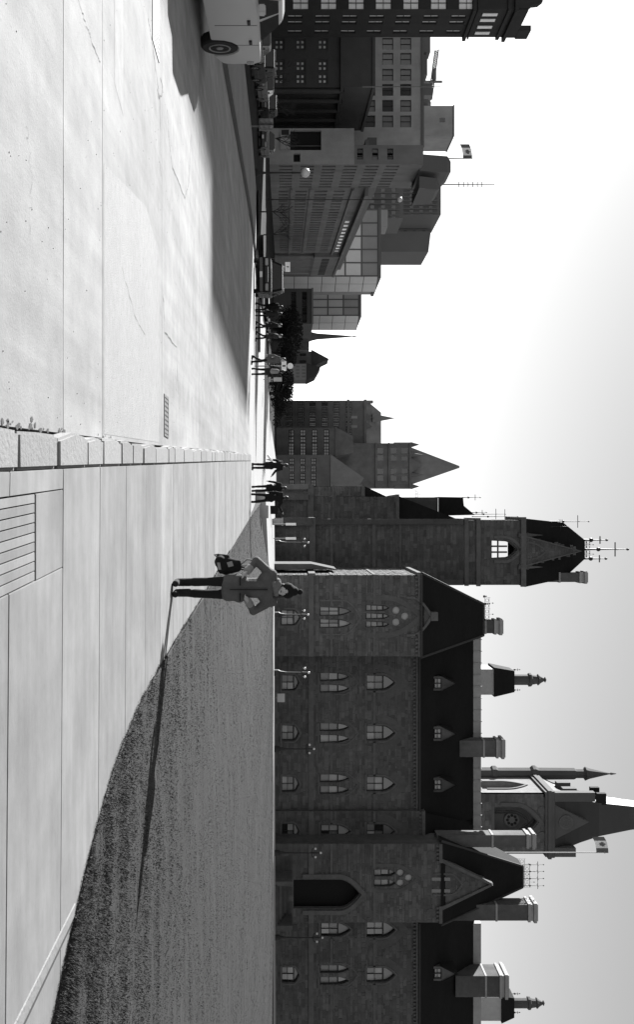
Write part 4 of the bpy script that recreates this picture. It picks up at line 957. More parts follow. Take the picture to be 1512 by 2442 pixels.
rects = [(.9+2.1*i, 1.9+2.1*i, z, z+2.1) for i in range(8) for z in (.8, 4.2, 7.6, 11, 14.4, 17.6)]
office(D, frd, 0, LD, -.7, vd(1010), rects, 'limestone_b', 1, 2, ('glass_dark', 'dim_panel', 'glass_dark'), b=.1)
p2 = frd.p(LD, 0)
MB().add([(ud(346), YD+.1, -.7), (ud(346), YD+17, -.7), (ud(346), YD+17, vd(1010)), (ud(346), YD+.1, vd(1010)), (p2.x, YD+17, -.7), (p2.x, YD+17, vd(1010)), (xc, YD, vd(1008)), (ud(346), YD, vd(1008)), (ud(346), YD+17, vd(1008)), (p2.x, YD+17, vd(1008))], [(0, 1, 2, 3), (1, 4, 5, 2), (6, 7, 8, 9)]).build('wall', 'limestone_b', D, fixn=False)
MB().box(ud(306), ud(346), YD+.1, YD+14, vd(840), vd(845)).build('roof_edge', 'tower_dark', D)
mb = MB()                                                  # rounded dark roof masses
for u0, u1, vt in ((350, 390, 1068), (404, 432, 1042)):
    x0, x1 = ud(u0), ud(u1); z0, zt = vd(1010)-.2, Z(vt, YD+8)
    mb.add([(x0, YD+3, z0), (x1, YD+3, z0), (x1, YD+12, z0), (x0, YD+12, z0), (x0, YD+4, zt-.7), (x1, YD+4, zt-.7), (x1, YD+11, zt-.7), (x0, YD+11, zt-.7), (x0+.5, YD+5, zt), (x1-.5, YD+5, zt), (x1-.5, YD+10, zt), (x0+.5, YD+10, zt)], [(0, 1, 5, 4), (1, 2, 6, 5), (2, 3, 7, 6), (3, 0, 4, 7), (4, 5, 9, 8), (5, 6, 10, 9), (6, 7, 11, 10), (7, 4, 8, 11), (8, 9, 10, 11)])
mb.build('mansard_roof', 'tower_dark', D)
# long bank
E = empty('bank_building', (p2.x, p2.y, -.7), 'long low classical bank front with rows of windows and columns receding', 'building')
o = p2; frE = Fr((o.x, o.y, 0), SL); LE_ = 112.0; HE = 15.6
rects = []
for i in range(26):
    x = 2.0+2.75*i
    for z, h in ((.6, 1.7), (3.6, 2.0), (7.0, 2.2), (10.4, 1.9)): rects.append((x, x+1.3, z, z+h))
office(E, frE, 0, 75, -.7, HE, rects, 'limestone_b', 1, 2, ('glass_dark', 'glass_dark', 'dim_panel'), b=.1, depth=.45)
for i in range(14):
    MB().lathe(frE.p(77.5+2.3*i, -.7, .5), [(.7, 0), (.55, .6), (.45, 9.2), (.75, 9.9)], 8).build('column', 'limestone_b', E)
mb = MB(); mb.fbox(frE, 75, 112, -.7, 9.6, -1.5, -1.0); mb.fbox(frE, 75, 112, 9.3, HE, -1.4, 1.0); mb.build('colonnade_wall', 'limestone_b', E)
rects = []
for i in range(12): MB().fbox(frE, 78+2.7*i, 79.6+2.7*i, 11.3, 13.2, .95, 1.04).build('window', 'void', E)
mb = MB(); mb.fbox(frE, -.5, 112.5, HE, HE+.6, -8, 1.4); mb.fbox(frE, -.3, 112.3, 13.4, 13.8, -.02, .5); mb.fbox(frE, 0, 75, 6.1, 6.5, -.02, .25); mb.fbox(frE, 0, 112, 2.7, 3.0, -.02, .3)
mb.build('cornice', 'limestone_b', E)
mb = MB(); mb.fbox(frE, 2, 110, HE+.6, HE+2.2, -9, -.4); mb.build('attic', 'tower_dark', E)
mb = MB(); mb.fbox(frE, 0, 112, -.7, HE, -20, -19.6); mb.fbox(frE, 111.6, 112, -.7, HE, -19.6, -1.6); mb.build('wall', 'limestone_b', E)
for i in range(11): MB().fbox(frE, 31+4.4*i, 32.9+4.4*i, 14.2, 15.1, -.02, .06).build('attic_window', 'office_pane', E)
# glass-fronted blocks
def glassblock(name, label, Y_, u0, u1, u2, v0, v1, cols, rows, dpt):
    g_ = empty(name, (X((u0+u1)/2, Y_), Y_, -.7), label, 'building'); fr = Fr((0, Y_, 0)); x0, x1 = X(u0, Y_), X(u1, Y_)
    nx = cols; z0, z1 = Z(v0, Y_), Z(v1, Y_)
    MB().box(x0, x1, Y_+.3, Y_+dpt, -.7, z1).build('core', 'panel_grey', g_)
    for i in range(nx):
        for j in range(rows):
            a, b = x0+(x1-x0)*i/nx, x0+(x1-x0)*(i+1)/nx; c, d = z0+(z1-z0)*j/rows, z0+(z1-z0)*(j+1)/rows
            MB().fbox(fr, a+.12, b-.12, c+.12, d-.12, -.1, -.05).build('pane', 'mirror_glass' if j < rows-1 else 'panel_grey', g_)
    mb = MB()
    for i in range(nx+1): q = x0+(x1-x0)*i/nx; mb.fbox(fr, q-.2, q+.2, -.7, z1, -.2, .1)
    for j in range(rows+1): q = z0+(z1-z0)*j/rows; mb.fbox(fr, x0, x1, q-.25, q+.25, -.19, .08)
    mb.build('mullions', 'tower_dark', g_)
    fs = Fr((x1, Y_, 0), RA); ls = (x1/(X(u2, 1.0)))-Y_        # side turned to the street
    fs = Fr((x1, Y_, 0), RA-.35)
    ln = 9.0*Y_/300
    k = 0
    for i in range(2):
        for j in range(rows+3):
            c, d = .5+(z1-.5)*j/(rows+3), .5+(z1-.5)*(j+1)/(rows+3)
            MB().fbox(fs, ln*i/2+.1, ln*(i+1)/2-.1, c+.1, d-.1, -.1, -.03).build('pane', 'curtain_glass', g_)
    MB().fbox(fs, 0, ln, -.7, z1, -.6, -.12).build('side_wall', 'tower_dark', g_)
    MB().box(x0-.5, x1+.6, Y_-.4, Y_+dpt, z1, z1+.9).build('roof_slab', 'tower_dark', g_)
    return g_
glassblock('glass_block', 'glass fronted block with dark roof slab behind the bank', 300, 500, 658, 690, 745, 902, 5, 4, 26)
glassblock('glass_pavilion', 'smaller glass fronted block with flat roof beyond the dark van', 345, 695, 752, 768, 745, 856, 3, 3, 22)
# ribbed dark towers far behind
def ribbed(name, label, Y_, u0, u1, v1, ribs, dpt, m='tower_dark', chamfer=0):
    g_ = empty(name, (X((u0+u1)/2, Y_), Y_, -.7), label, 'building'); x0, x1 = X(u0, Y_), X(u1, Y_); z1 = Z(v1, Y_)
    c = chamfer; MB().ext([(x0, Y_), (x1-c, Y_), (x1, Y_+c), (x1, Y_+dpt), (x0, Y_+dpt)], -.7, z1).build('body', m, g_)
    fr = Fr((0, Y_, 0))
    for i in range(ribs): q = x0+(x1-c-x0)*(i+.5)/ribs; MB().fbox(fr, q-.3, q+.3, 0, z1-1.5, 0, .5).build('rib', m, g_)
    nb = int(z1/4)
    for j in range(nb): MB().fbox(fr, x0+.1, x1-c-.1, 2+4*j, 3.4+4*j, 0, .06).build('window_band', 'glass_dark', g_)
    return g_
ribbed('ribbed_tower', 'dark ribbed office tower with chamfered edge standing farthest back', 420, 448, 590, 1028, 16, 30, chamfer=7)
ribbed('ribbed_tower', 'narrow dark tower carrying a tall antenna mast', 400, 428, 512, 1052, 9, 26)
g_ = ribbed('service_block', 'squat dark block below the ribbed towers', 360, 440, 520, 962, 6, 20)
MB().box(X(500, 355), X(540, 355), 355, 365, 0, Z(925, 355)).build('annex', 'panel_grey', g_)
# low dark hall below the glass pavilion
YH = 210.0; hh_ = empty('dark_hall', (X(735, YH), YH, -.7), 'low dark hall below the smaller glass block, right of the van', 'building')
rects = [(X(c, YH)-.9, X(c, YH)+.9, Z(v, YH), Z(v+12, YH)) for c in (705, 724, 743, 760) for v in (694, 720)]
office(hh_, Fr((0, YH, 0)), X(688, YH), X(772, YH), -.7, Z(746, YH), rects, 'stone_dark', 2, 1, ('glass_dark', 'void'), b=.12)
shell(hh_, X(688, YH), X(772, YH), YH, YH+18, -.7, Z(746, YH), 'stone_dark', skip=('f',))
MB().box(X(687, YH), X(773, YH), YH-.3, YH, Z(743, YH), Z(747, YH)).build('cornice', 'limestone_b', hh_)
# rooftop plant on the nearer blocks
for u_, w_, h_ in ((70, 3, 2.2), (120, 4, 1.6), (180, 2.4, 2.6)): MB().box(uc_(u_)-w_/2, uc_(u_)+w_/2, YC+6, YC+9, vc(1011)-.1, vc(1011)+h_).build('roof_plant', 'tower_dark', C)
for x_ in (12, 30, 52, 70): MB().fbox(frE, x_, x_+3.5, HE+2.1, HE+3.4, -7, -4).build('roof_plant', 'tower_dark', E)
# church with a needle spire
YS = 350.0
ch = empty('church', (X(800, YS), YS, -.7), 'small dark church with a needle spire above the trees', 'church')
MB().box(X(788, YS), X(812, YS), YS, YS+4, -.7, Z(735, YS)).build('tower', 'gothic_far', ch)
MB().lathe((X(800, YS), YS+2, Z(735, YS)), [(2.1, 0), (1.7, 1.0), (1.15, 3.2), (.45, 12.5), (.12, 16.3), (.25, 16.6), (.05, 18.2)], 8).build('spire', 'gothic_far', ch)
MB().box(X(755, YS), X(830, YS), YS+4, YS+12, -.7, Z(738, YS)).build('nave', 'gothic_far', ch)
# gabled houses
YJ = 300.0
hj = empty('gabled_house', (X(860, YJ), YJ, -.7), 'gabled house with pale lower wing past the crossing signs', 'house')
MB().box(X(838, YJ), X(872, YJ), YJ, YJ+10, -.7, Z(745, YJ)).build('wall', 'gothic_far', hj)
MB().prism(Fr((0, YJ, 0)), [(X(834, YJ), Z(743, YJ)), (X(876, YJ), Z(743, YJ)), (X(856, YJ), Z(784, YJ))], -10.2, .3).build('roof', 'slate_grey', hj)
for u in (846, 862): MB().box(X(u-3, YJ), X(u+3, YJ), YJ-.06, YJ, Z(715, YJ), Z(730, YJ)).build('window', 'glass_dark', hj)
hk = empty('terrace_house', (X(890, YJ), YJ-10, -.7), 'pale stone house with small gables behind the round sign', 'house')
MB().box(X(868, YJ-10), X(905, YJ-10), YJ-10, YJ, -.7, Z(732, YJ-10)).build('wall', 'panel_grey', hk)
MB().prism(Fr((0, YJ-10, 0)), [(X(866, YJ-10), Z(731, YJ-10)), (X(907, YJ-10), Z(731, YJ-10)), (X(897, YJ-10), Z(752, YJ-10)), (X(876, YJ-10), Z(764, YJ-10))], -9.8, .3).build('roof', 'slate_grey', hk)
for u in (874, 882, 890, 898):
    for v in (690, 706, 720): MB().box(X(u-2, YJ-10), X(u+2, YJ-10), YJ-10.06, YJ-10, Z(v, YJ-10), Z(v+8, YJ-10)).build('window', 'limestone_b', hk)
# ------------------------------------------------------------------ far gothic government block with a pyramid tower
YL = 320.0; ul = lambda u: X(u, YL); vl = lambda v: Z(v, YL); fr = Fr((0, YL, 0))
K = empty('government_block', (ul(1050), YL, -.7), 'far grey chateau style block with a pyramid roofed tower', 'building')
rects = [(ul(c)-.62, ul(c)+.62, vl(v), vl(v+15)) for c in (964, 976, 988, 1000, 1012, 1024, 1036, 1048) for v in (682, 710, 738, 767, 795, 824)]
office(K, fr, ul(955), ul(1060), -.7, vl(872), rects, 'gothic_far', 2, 3, ('glass_dark', 'dim_panel', 'glass_dark'), b=.2)
shell(K, ul(955), ul(1060), YL, YL+40, -.7, vl(872), 'gothic_far', skip=('f',))
MB().box(ul(953), ul(1060), YL-.6, YL, vl(828), vl(833)).box(ul(953), ul(1060), YL-.5, YL, vl(868), vl(874)).build('cornice', 'gothic_far', K)
MB().add([(ul(954), YL-.3, vl(873)), (ul(1060), YL-.3, vl(873)), (ul(1060), YL+30, vl(873)), (ul(954), YL+30, vl(873)), (ul(978), YL+8, vl(915)), (ul(1058), YL+8, vl(915)), (ul(1058), YL+22, vl(915)), (ul(978), YL+22, vl(915))], [(0, 1, 5, 4), (1, 2, 6, 5), (2, 3, 7, 6), (3, 0, 4, 7), (4, 5, 6, 7)]).build('roof', 'gothic_roof', K)
MB().pyramid(ul(985), ul(1005), YL+2, YL+5, vl(890), vl(946)).build('spirelet', 'gothic_roof', K)
for c in (995, 1017):
    MB().prism(fr, [(ul(c-7), vl(868)), (ul(c+7), vl(868)), (ul(c+7), vl(876)), (ul(c), vl(888)), (ul(c-7), vl(876))], -4, .4).build('dormer', 'gothic_far', K)
    MB().fbox(fr, ul(c-3), ul(c+3), vl(838), vl(852), -.02, .06).build('dormer_window', 'panel_grey', K)
MB().box(ul(955), ul(961), YL-.3, YL+2, vl(872), vl(890)).build('chimney', 'gothic_far', K)
# tower
rects = [(ul(c)-1.1, ul(c)+1.1, vl(v), vl(v+14)) for c in (1076, 1090, 1124, 1140) for v in (905, 935)]
office(K, Fr((0, YL-6, 0)), X(1057, YL-6), X(1163, YL-6), -.7, Z(978, YL-6), [], 'gothic_far')
shell(K, X(1057, YL-6), X(1163, YL-6), YL-6, YL+9, -.7, Z(978, YL-6), 'gothic_far', skip=('f',))
frt = Fr((0, YL-6.02, 0))
for c in (1075, 1092, 1124, 1140):
    for v in (900, 932, 958): MB().fbox(frt, X(c, YL-6)-.9, X(c, YL-6)+.9, Z(v, YL-6), Z(v+14, YL-6), -.02, .06).build('tower_window', 'glass_dark', K)
mb = MB()
for v0, v1 in ((895, 899), (926, 929), (976, 981)): mb.fbox(frt, X(1056, YL-6), X(1164, YL-6), Z(v0, YL-6), Z(v1, YL-6), 0, .6)
mb.build('cornice', 'gothic_far', K)
MB().pyramid(X(1066, YL-6), X(1156, YL-6), YL-5, YL+8, Z(981, YL-6), Z(1106, YL-6), top=.05).build('tower_roof', 'gothic_roof', K)
for c, vt in ((1060, 1000), (1160, 1000), (1085, 1010), (1132, 1010)): MB().lathe((X(c, YL-6), YL-5.5, Z(940, YL-6)), [(.8, 0), (.8, (Z(980, YL-6)-Z(940, YL-6))), (.9, Z(982, YL-6)-Z(940, YL-6)), (.1, Z(vt, YL-6)-Z(940, YL-6))], 8).build('pinnacle', 'gothic_far', K)
MB().prism(frt, [(X(1092, YL-6), Z(980, YL-6)), (X(1128, YL-6), Z(980, YL-6)), (X(1110, YL-6), Z(1008, YL-6))], -2, .5).build('gable', 'gothic_far', K)
# lower front wing with a sloping roof, and its neighbour
Yf = 290.0; fq = Fr((0, Yf, 0))
rects = [(X(c, Yf)-1, X(c, Yf)+1, Z(v, Yf), Z(v+12, Yf)) for c in (1100, 1118, 1136, 1152) for v in (690, 716, 742)]
office(K, fq, X(1085, Yf), X(1166, Yf), -.7, Z(790, Yf), rects, 'gothic_far', 2, 2, ('glass_dark',), b=.2)
MB().prism(fq, [(X(1083, Yf), Z(788, Yf)), (X(1168, Yf), Z(788, Yf)), (X(1168, Yf), Z(850, Yf)), (X(1140, Yf), Z(868, Yf))], -12, .4).build('wing_roof', 'gothic_roof', K)
MB().box(X(1085, Yf), X(1166, Yf), Yf+.6, Yf+12, -.7, Z(789, Yf)).build('wing_body', 'gothic_far', K)
MB().box(X(1020, 300), X(1086, 300), 300.6, 318, -.7, Z(800, 300)).build('wing_body', 'gothic_far', K)
rects = [(X(c, 300)-1.0, X(c, 300)+1.0, Z(v, 300), Z(v+13, 300)) for c in (1032, 1048, 1064, 1078) for v in (688, 716, 744, 772)]
office(K, Fr((0, 300, 0)), X(1020, 300), X(1086, 300), -.7, Z(800, 300), rects, 'gothic_far', 2, 2, ('glass_dark',), b=.2)
MB().prism(Fr((0, 300, 0)), [(X(1018, 300), Z(799, 300)), (X(1088, 300), Z(799, 300)), (X(1080, 300), Z(842, 300)), (X(1040, 300), Z(842, 300))], -18, .3).build('wing_roof', 'gothic_far', K)
# ================================================================== TREES
def leafy(loc, h, r, n, label, group='dark trees beyond the crossing', seed=1):
    rr = random.Random(seed); t = empty('tree', loc, label, 'tree', group)
    mb = MB(); mb.tube(loc, (loc[0], loc[1], loc[2]+h*.55), r*.09, r*.05, 7)
    for k in range(6):
        a = rr.random()*6.28; zb = loc[2]+h*rr.uniform(.25, .5)
        mb.tube((loc[0], loc[1], zb), (loc[0]+r*.7*math.cos(a), loc[1]+r*.7*math.sin(a), zb+h*rr.uniform(.15, .35)), r*.045, r*.015, 5)
    mb.build('trunk', 'bark', t)
    cl = [(rr.gauss(0, .45)*r, rr.gauss(0, .45)*r, h*rr.uniform(.3, .95), r*rr.uniform(.25, .5)) for k in range(14)]
    mb = MB()
    for k in range(n):
        c = rr.choice(cl); d = Vector((rr.gauss(0, 1), rr.gauss(0, 1), rr.gauss(0, 1))).normalized()*c[3]*rr.random()**.4
        p = Vector(loc)+Vector(c[:3])+d; s = r*rr.uniform(.025, .055)
        if p.z > loc[2]+h: continue
        a = Vector((rr.gauss(0, 1), rr.gauss(0, 1), rr.gauss(0, 1))).normalized(); b = a.orthogonal().normalized()*s; a *= s*1.4
        mb.add([p-a, p+b*.6, p+a, p-b*.6], [(0, 1, 2, 3)])
    mb.build('crown', 'leaf', t, fixn=False)
k = 0
for u, Y_, v, r, lb in ((786, 195, 722, 4.5, 'dark tree below the needle spire on its left'), (812, 188, 716, 4.2, 'dense dark tree directly under the needle spire'), (842, 182, 706, 3.6, 'dark tree left of the white signs'), (915, 150, 700, 3.2, 'low dark tree right of the round sign'), (938, 145, 698, 3.0, 'low dark tree against the government block corner'), (952, 160, 690, 2.6, 'squat dark tree at the foot of the government block')):
    k += 1; leafy((X(u, Y_), Y_, -.7), Z(v, Y_)+.7, r, 2300, lb, seed=k)
def bare(loc, h, label, seed, group='bare street trees'):
    rr = random.Random(seed); t = empty('bare_tree', loc, label, 'tree', group); tr = MB(); tw = MB()
    def br(p, d, l, r, lev):
        q = p+d*l; (tr if lev < 2 else tw).tube(p, q, r, r*.65, 6 if lev < 2 else 4)
        if lev == 4: return
        for k in range(3 if lev else 4):
            nd = (d+Vector((rr.gauss(0, .5), rr.gauss(0, .5), rr.gauss(.1, .3)))).normalized(); br(q-d*l*rr.uniform(0, .25), nd, l*rr.uniform(.55, .8), r*.6, lev+1)
    br(Vector(loc), Vector((0, 0, 1)), h*.3, h*.018, 0)
    tr.build('trunk', 'bark', t); tw.build('crown', 'bark', t)
for u, Y_, v, lb in ((505, 88, 735, 'bare tree in front of the bank, nearest its middle'), (330, 95, 745, 'bare tree in front of the dark sign board'), (250, 90, 745, 'bare tree before the shadowed porch'), (560, 105, 722, 'thin bare tree left of the black van'), (175, 84, 735, 'bare tree left of the porch before small bright panes')):
    bare((X(u, Y_), Y_, -.7), (Z(v, Y_)+.7), lb, int(u))
# ================================================================== VEHICLES (built nose towards +x, wheels on z=0)
def arc(cx, r, a0, a1, n=8): return [(cx+r*math.cos(math.radians(a0+(a1-a0)*k/n)), .30+r*math.sin(math.radians(a0+(a1-a0)*k/n))) for k in range(n+1)]
def make_car(loc, rz, label, paint, Ln=4.6, Wd=1.74, belt=1.0, hood_z=.92, roof=1.46, kind='sedan', group=None, detail=2, tr=.32, name='parked_car'):
    c = empty(name, loc, label, 'car', group, rz); mx = c.matrix_world.copy()
    hw = Wd/2; f = Fr((0, 0, 0))
    xf, xr = Ln/2, -Ln/2; wf, wr = xf-.85, xr+.88; ar = tr+.07; gz = .22
    pts = [(xr+.06, gz+.15), (xr, gz+.35), (xr+.03, belt-.12), (xr+.12, belt)]
    if kind == 'van': pts += [(xf-1.25, belt), (xf-.35, hood_z), (xf-.05, hood_z-.14), (xf, gz+.4), (xf-.05, gz+.08)]
    else: pts += [(xf-1.45, belt), (xf-.25, hood_z), (xf-.03, hood_z-.12), (xf, gz+.38), (xf-.05, gz+.08)]
    low = pts+[(wf+ar, gz)]+arc(wf, ar, 0, 180)[1:-1]+[(wf-ar, gz), (wr+ar, gz)]+arc(wr, ar, 0, 180)[1:-1]+[(wr-ar, gz)]
    def put(mb, nm, m, bevel=0, par=c, smooth=False):
        mb.v = [tuple(mx @ Vector(p)) for p in mb.v]; return mb.build(nm, m, par, bevel=bevel, smooth=smooth)
    mb = MB(); mb.prism(f, low, -hw, hw); body = put(mb, 'body', paint, .035 if detail > 1 else .02)
    rb = roof-.0; xg0 = xr+(.95 if kind == 'sedan' else .15); xg1 = xf-(1.35 if kind == 'sedan' else .95); tb = hw-.06; tt = hw-.24
    x0, x1 = xg0+(.55 if kind == 'sedan' else .25), xg1-(.62 if kind == 'sedan' else .75)
    P = lambda xa, za, ya: (xa, ya, za)
    gv = [P(xg0, belt-.02, -tb), P(xg1, belt-.02, -tb), P(x1, rb-.05, -tt), P(x0, rb-.05, -tt), P(xg0, belt-.02, tb), P(xg1, belt-.02, tb), P(x1, rb-.05, tt), P(x0, rb-.05, tt), P(x1-.12, rb, -tt+.14), P(x0+.12, rb, -tt+.14), P(x1-.12, rb, tt-.14), P(x0+.12, rb, tt-.14)]
    mb = MB(); mb.add(gv, [(0, 1, 2, 3), (5, 4, 7, 6), (1, 5, 6, 2), (4, 0, 3, 7), (3, 2, 8, 9), (6, 7, 11, 10), (2, 6, 10, 8), (7, 3, 9, 11), (8, 10, 11, 9)]); put(mb, 'cabin', paint, .025)
    def glassq(a, b, cc, d, nm, off):
        q = [Vector(gv[i]) for i in (a, b, cc, d)]; n_ = (q[1]-q[0]).cross(q[2]-q[0]).normalized()*off; cen = sum(q, Vector())/4
        q = [cen+(p-cen)*.86 for p in q]; mb = MB(); mb.add([p+n_ for p in q]+[p+n_*.2 for p in q], [(0, 1, 2, 3), (0, 4, 5, 1), (1, 5, 6, 2), (2, 6, 7, 3), (3, 7, 4, 0)]); return put(mb, nm, 'glass_dark')
    glassq(1, 5, 6, 2, 'windscreen', .012); glassq(4, 0, 3, 7, 'rear_window', .012)
    nwin = 2 if kind == 'sedan' else 3
    for sgn, (a, b, cc, d) in ((-1, (0, 1, 2, 3)), (1, (4, 5, 6, 7))):
        A0, B0, C0, D0 = [Vector(gv[i]) for i in (a, b, cc, d)]
        for k in range(nwin):
            t0, t1 = k/nwin+.035, (k+1)/nwin-.035
            q = [A0.lerp(B0, t0).lerp(D0.lerp(C0, t0), .10), A0.lerp(B0, t1).lerp(D0.lerp(C0, t1), .10), A0.lerp(B0, t1).lerp(D0.lerp(C0, t1), .86), A0.lerp(B0, t0).lerp(D0.lerp(C0, t0), .86)]
            mb = MB(); o_ = Vector((0, sgn*.012, .003)); mb.add([p+o_ for p in q]+[p+o_*.2 for p in q], [(0, 1, 2, 3), (0, 4, 5, 1), (1, 5, 6, 2), (2, 6, 7, 3), (3, 7, 4, 0)]); put(mb, 'side_window', 'glass_dark')
    for sx in (wf, wr):
        for sy in (-1, 1):
            y0 = sy*(hw-.11)
            mb = MB(); mb.lathe((sx, y0, tr), [(tr*.58, -.11), (tr*.93, -.11), (tr, -.07), (tr, .07), (tr*.93, .11), (tr*.58, .11)], 24, axis='y'); wl = put(mb, 'wheel', 'rubber')
            mb = MB(); mb.lathe((sx, y0+sy*.072, tr), [(.02, -.05), (tr*.60, -.05), (tr*.60, .045), (tr*.54, .05), (tr*.5, .035), (tr*.2, .035), (tr*.16, .05), (.02, .05)] if sy > 0 else [(.02, -.06), (tr*.16, -.06), (tr*.2, -.03), (tr*.5, -.03), (tr*.54, -.06), (tr*.60, -.055), (tr*.60, .05), (.02, .05)], 20, axis='y'); put(mb, 'rim', 'wheel_rim', 0, wl)
            if detail > 1:
                for q in range(6):
                    t = q*math.pi/3; mb = MB(); mb.ell((sx+tr*.37*math.cos(t), y0+sy*.105, tr+tr*.37*math.sin(t)), .028, .012, .028, 8, 4); put(mb, 'rim_hole', 'void', 0, wl)
    mb = MB(); mb.box(wr-.4, wf+.4, -hw+.24, hw-.24, gz-.02, gz+.3); put(mb, 'underbody', 'void')
    for xx, nm in ((xf, 'front_bumper'), (xr, 'rear_bumper')): mb = MB(); mb.box(xx-.1, xx+.1, -hw+.03, hw-.03, gz+.16, gz+.34); put(mb, nm, 'chrome' if paint == 'car_white' else 'car_grey', .03)
    mb = MB(); mb.box(xf-.03, xf+.012, -hw*.45, hw*.45, hood_z-.30, hood_z-.13); put(mb, 'grille', 'sign_black', .01)
    mb = MB(); mb.box(xf-.02, xf+.016, -hw*.44, hw*.44, hood_z-.15, hood_z-.125); put(mb, 'grille_trim', 'chrome')
    for sy in (-1, 1):
        mb = MB(); mb.box(xf-.14, xf+.02, sy*hw*.72-.2, sy*hw*.72+.2, hood_z-.30, hood_z-.13); put(mb, 'headlight', 'lamp_lens', .02)
        mb = MB(); mb.box(xr-.02, xr+.18, sy*(hw-.14)-.16, sy*(hw-.14)+.15, belt-.30, belt-.12); put(mb, 'tail_light', 'tail_lens', .02)
        mb = MB(); mb.box(xg1-.35, xg1-.15, sy*(hw+.02)-.02, sy*(hw+.12)+.02, belt+.02, belt+.15); put(mb, 'mirror', paint, .02)
        for k in range(2):
            t = xg0+(xg1-xg0)*(.12+.44*k) if kind == 'sedan' else xg0+(xg1-xg0)*(.3+.35*k)
            mb = MB(); mb.box(t-.09, t+.09, sy*hw-.012, sy*hw+.03, belt-.2, belt-.14); put(mb, 'door_handle', 'sign_black', .008)
            s_ = t-.16; mb = MB(); mb.box(s_-.006, s_+.006, sy*hw-.01, sy*hw+.004, gz+.12, belt-.02); put(mb, 'door_seam', 'void')
        if paint == 'car_white': continue
        mb = MB(); mb.box(wr+ar+.1, wf-ar-.1, sy*hw-.01, sy*hw+.02, gz+.27, gz+.33); put(mb, 'side_strip', 'sign_black')
    for xx, s in ((xf, 1), (xr, -1)): mb = MB(); mb.box(xx+s*.09, xx+s*.115, -.16, .16, gz+.17, gz+.32); put(mb, 'number_plate', 'plate')
    if kind == 'van':
        for sy in (-1, 1): mb = MB(); mb.box(x0+.1, x1-.1, sy*(tt-.1)-.02, sy*(tt-.1)+.02, rb+.03, rb+.07); put(mb, 'roof_rail', 'chrome')
        mb = MB(); mb.box(xg1-.05, xg1+.02, -hw+.1, hw-.1, belt-.03, belt+.02); put(mb, 'scuttle_trim', 'chrome')
        mb = MB(); mb.box(x1-.04, x1+.02, -tt+.05, tt-.05, rb-.05, rb-.005); put(mb, 'roof_trim', 'chrome')
    return c
STD = math.atan2(1.0, -.113)                               # street heading
# white car, rear wheel at the picture's left edge, nose towards us
rwx, rwy = X(104, 18.7), 18.7; hd = STD+math.pi
d = Vector((math.cos(hd), math.sin(hd))); nrm = Vector((-d.y, d.x))  # nrm points to the car's left = towards the road
L0 = 4.5; wr_off = -L0/2+.88
cx_, cy_ = Vector((rwx, rwy))-d*wr_off-nrm*.80
make_car((cx_, cy_, ROAD), hd, 'white boxy car parked nose towards us at the left edge', 'car_white', Ln=L0, Wd=1.78, belt=1.14, hood_z=1.02, roof=1.62, kind='sedan', tr=.36)
# black van facing us in the shade
make_car((X(648, 55.6), 57.2, street_z(57)+.0), STD+math.pi+.03, 'black van with chrome trim facing us beside the bank kerb', 'car_black', Ln=4.7, Wd=1.95, belt=1.05, hood_z=1.0, roof=1.72, kind='van', tr=.34, name='parked_van')
# cars in the sunk lot on the left
for i, (u, Y_, p, lb) in enumerate(((152, 52, 'car_black', 'dark parked car just past the white car'), (205, 58, 'car_grey', 'dark grey car parked second past the white car'), (250, 66, 'car_black', 'black car parked before the shadowed porch'), (288, 76, 'car_grey', 'grey car parked left of the pair of lamps'), (330, 84, 'car_black', 'dark car parked below the sign board'), (420, 86, 'car_grey', 'grey car parked below the globe lamp'))):
    make_car((X(u, Y_)-3.0, Y_, -.75), STD+math.pi+.05, lb, p, group='cars parked in the shaded lot', detail=1, kind='sedan' if i % 2 else 'van', roof=1.5 if i % 2 else 1.65)
# ================================================================== LAMPS, SIGNS, POLES
def globe_lamp(x, y, z, h, label, n=3, r=.10, group='globe lamp posts before the stone building'):
    t = empty('lamp_post', (x, y, z), label, 'street lamp', group)
    MB().lathe((x, y, z), [(.26, 0), (.26, .35), (.16, .5), (.10, .8), (.07, 1.0), (.05, h*.8), (.08, h*.82), (.05, h)], 10).build('post', 'black_iron', t)
    arms = MB()
    if n > 1:
        for k in range(n-1):
            a = math.pi*k; ex, ey = .34*math.cos(a), .34*math.sin(a)
            arms.tube((x, y, z+h*.82), (x+ex, y+ey, z+h*.84), .03, .03, 6); arms.tube((x+ex, y+ey, z+h*.84), (x+ex, y+ey, z+h*.88), .03, .03, 6)
            MB().ell((x+ex, y+ey, z+h*.88+r), r, r, r, 12, 8).build('globe', 'globe', t, smooth=True)
        arms.build('arm', 'black_iron', t)
    MB().ell((x, y, z+h+r*.9), r, r, r, 12, 8).build('globe', 'globe', t, smooth=True)
for u, Y_, v, lb in ((1466, 82, 738, 'globe lamp post below the gabled wing'), (1604, 76, 740, 'globe lamp post right of the wing with large pedestal'), (1786, 80, 752, 'globe lamp post below the roof chimney, mid facade'), (2034, 80, 768, 'globe lamp post left of the entrance arch'), (2236, 82, 772, 'globe lamp post right of the entrance arch'), (1294, 92, 738, 'globe lamp post at the foot of the tower')):
    globe_lamp(X(u, Y_), Y_, .75, Z(v, Y_)-.75-.2, lb)
def one_globe(u, Y_, v, lb, r=.3):
    globe_lamp(X(u, Y_), Y_, -.75, Z(v, Y_)+.75-r*.9, lb, 1, r, 'single globe lamps along the left side')
one_globe(412, 70, 728, 'single globe lamp before the pale stone office', .34); one_globe(476, 130, 954, 'tall mast with single globe before the ribbed towers', .36)
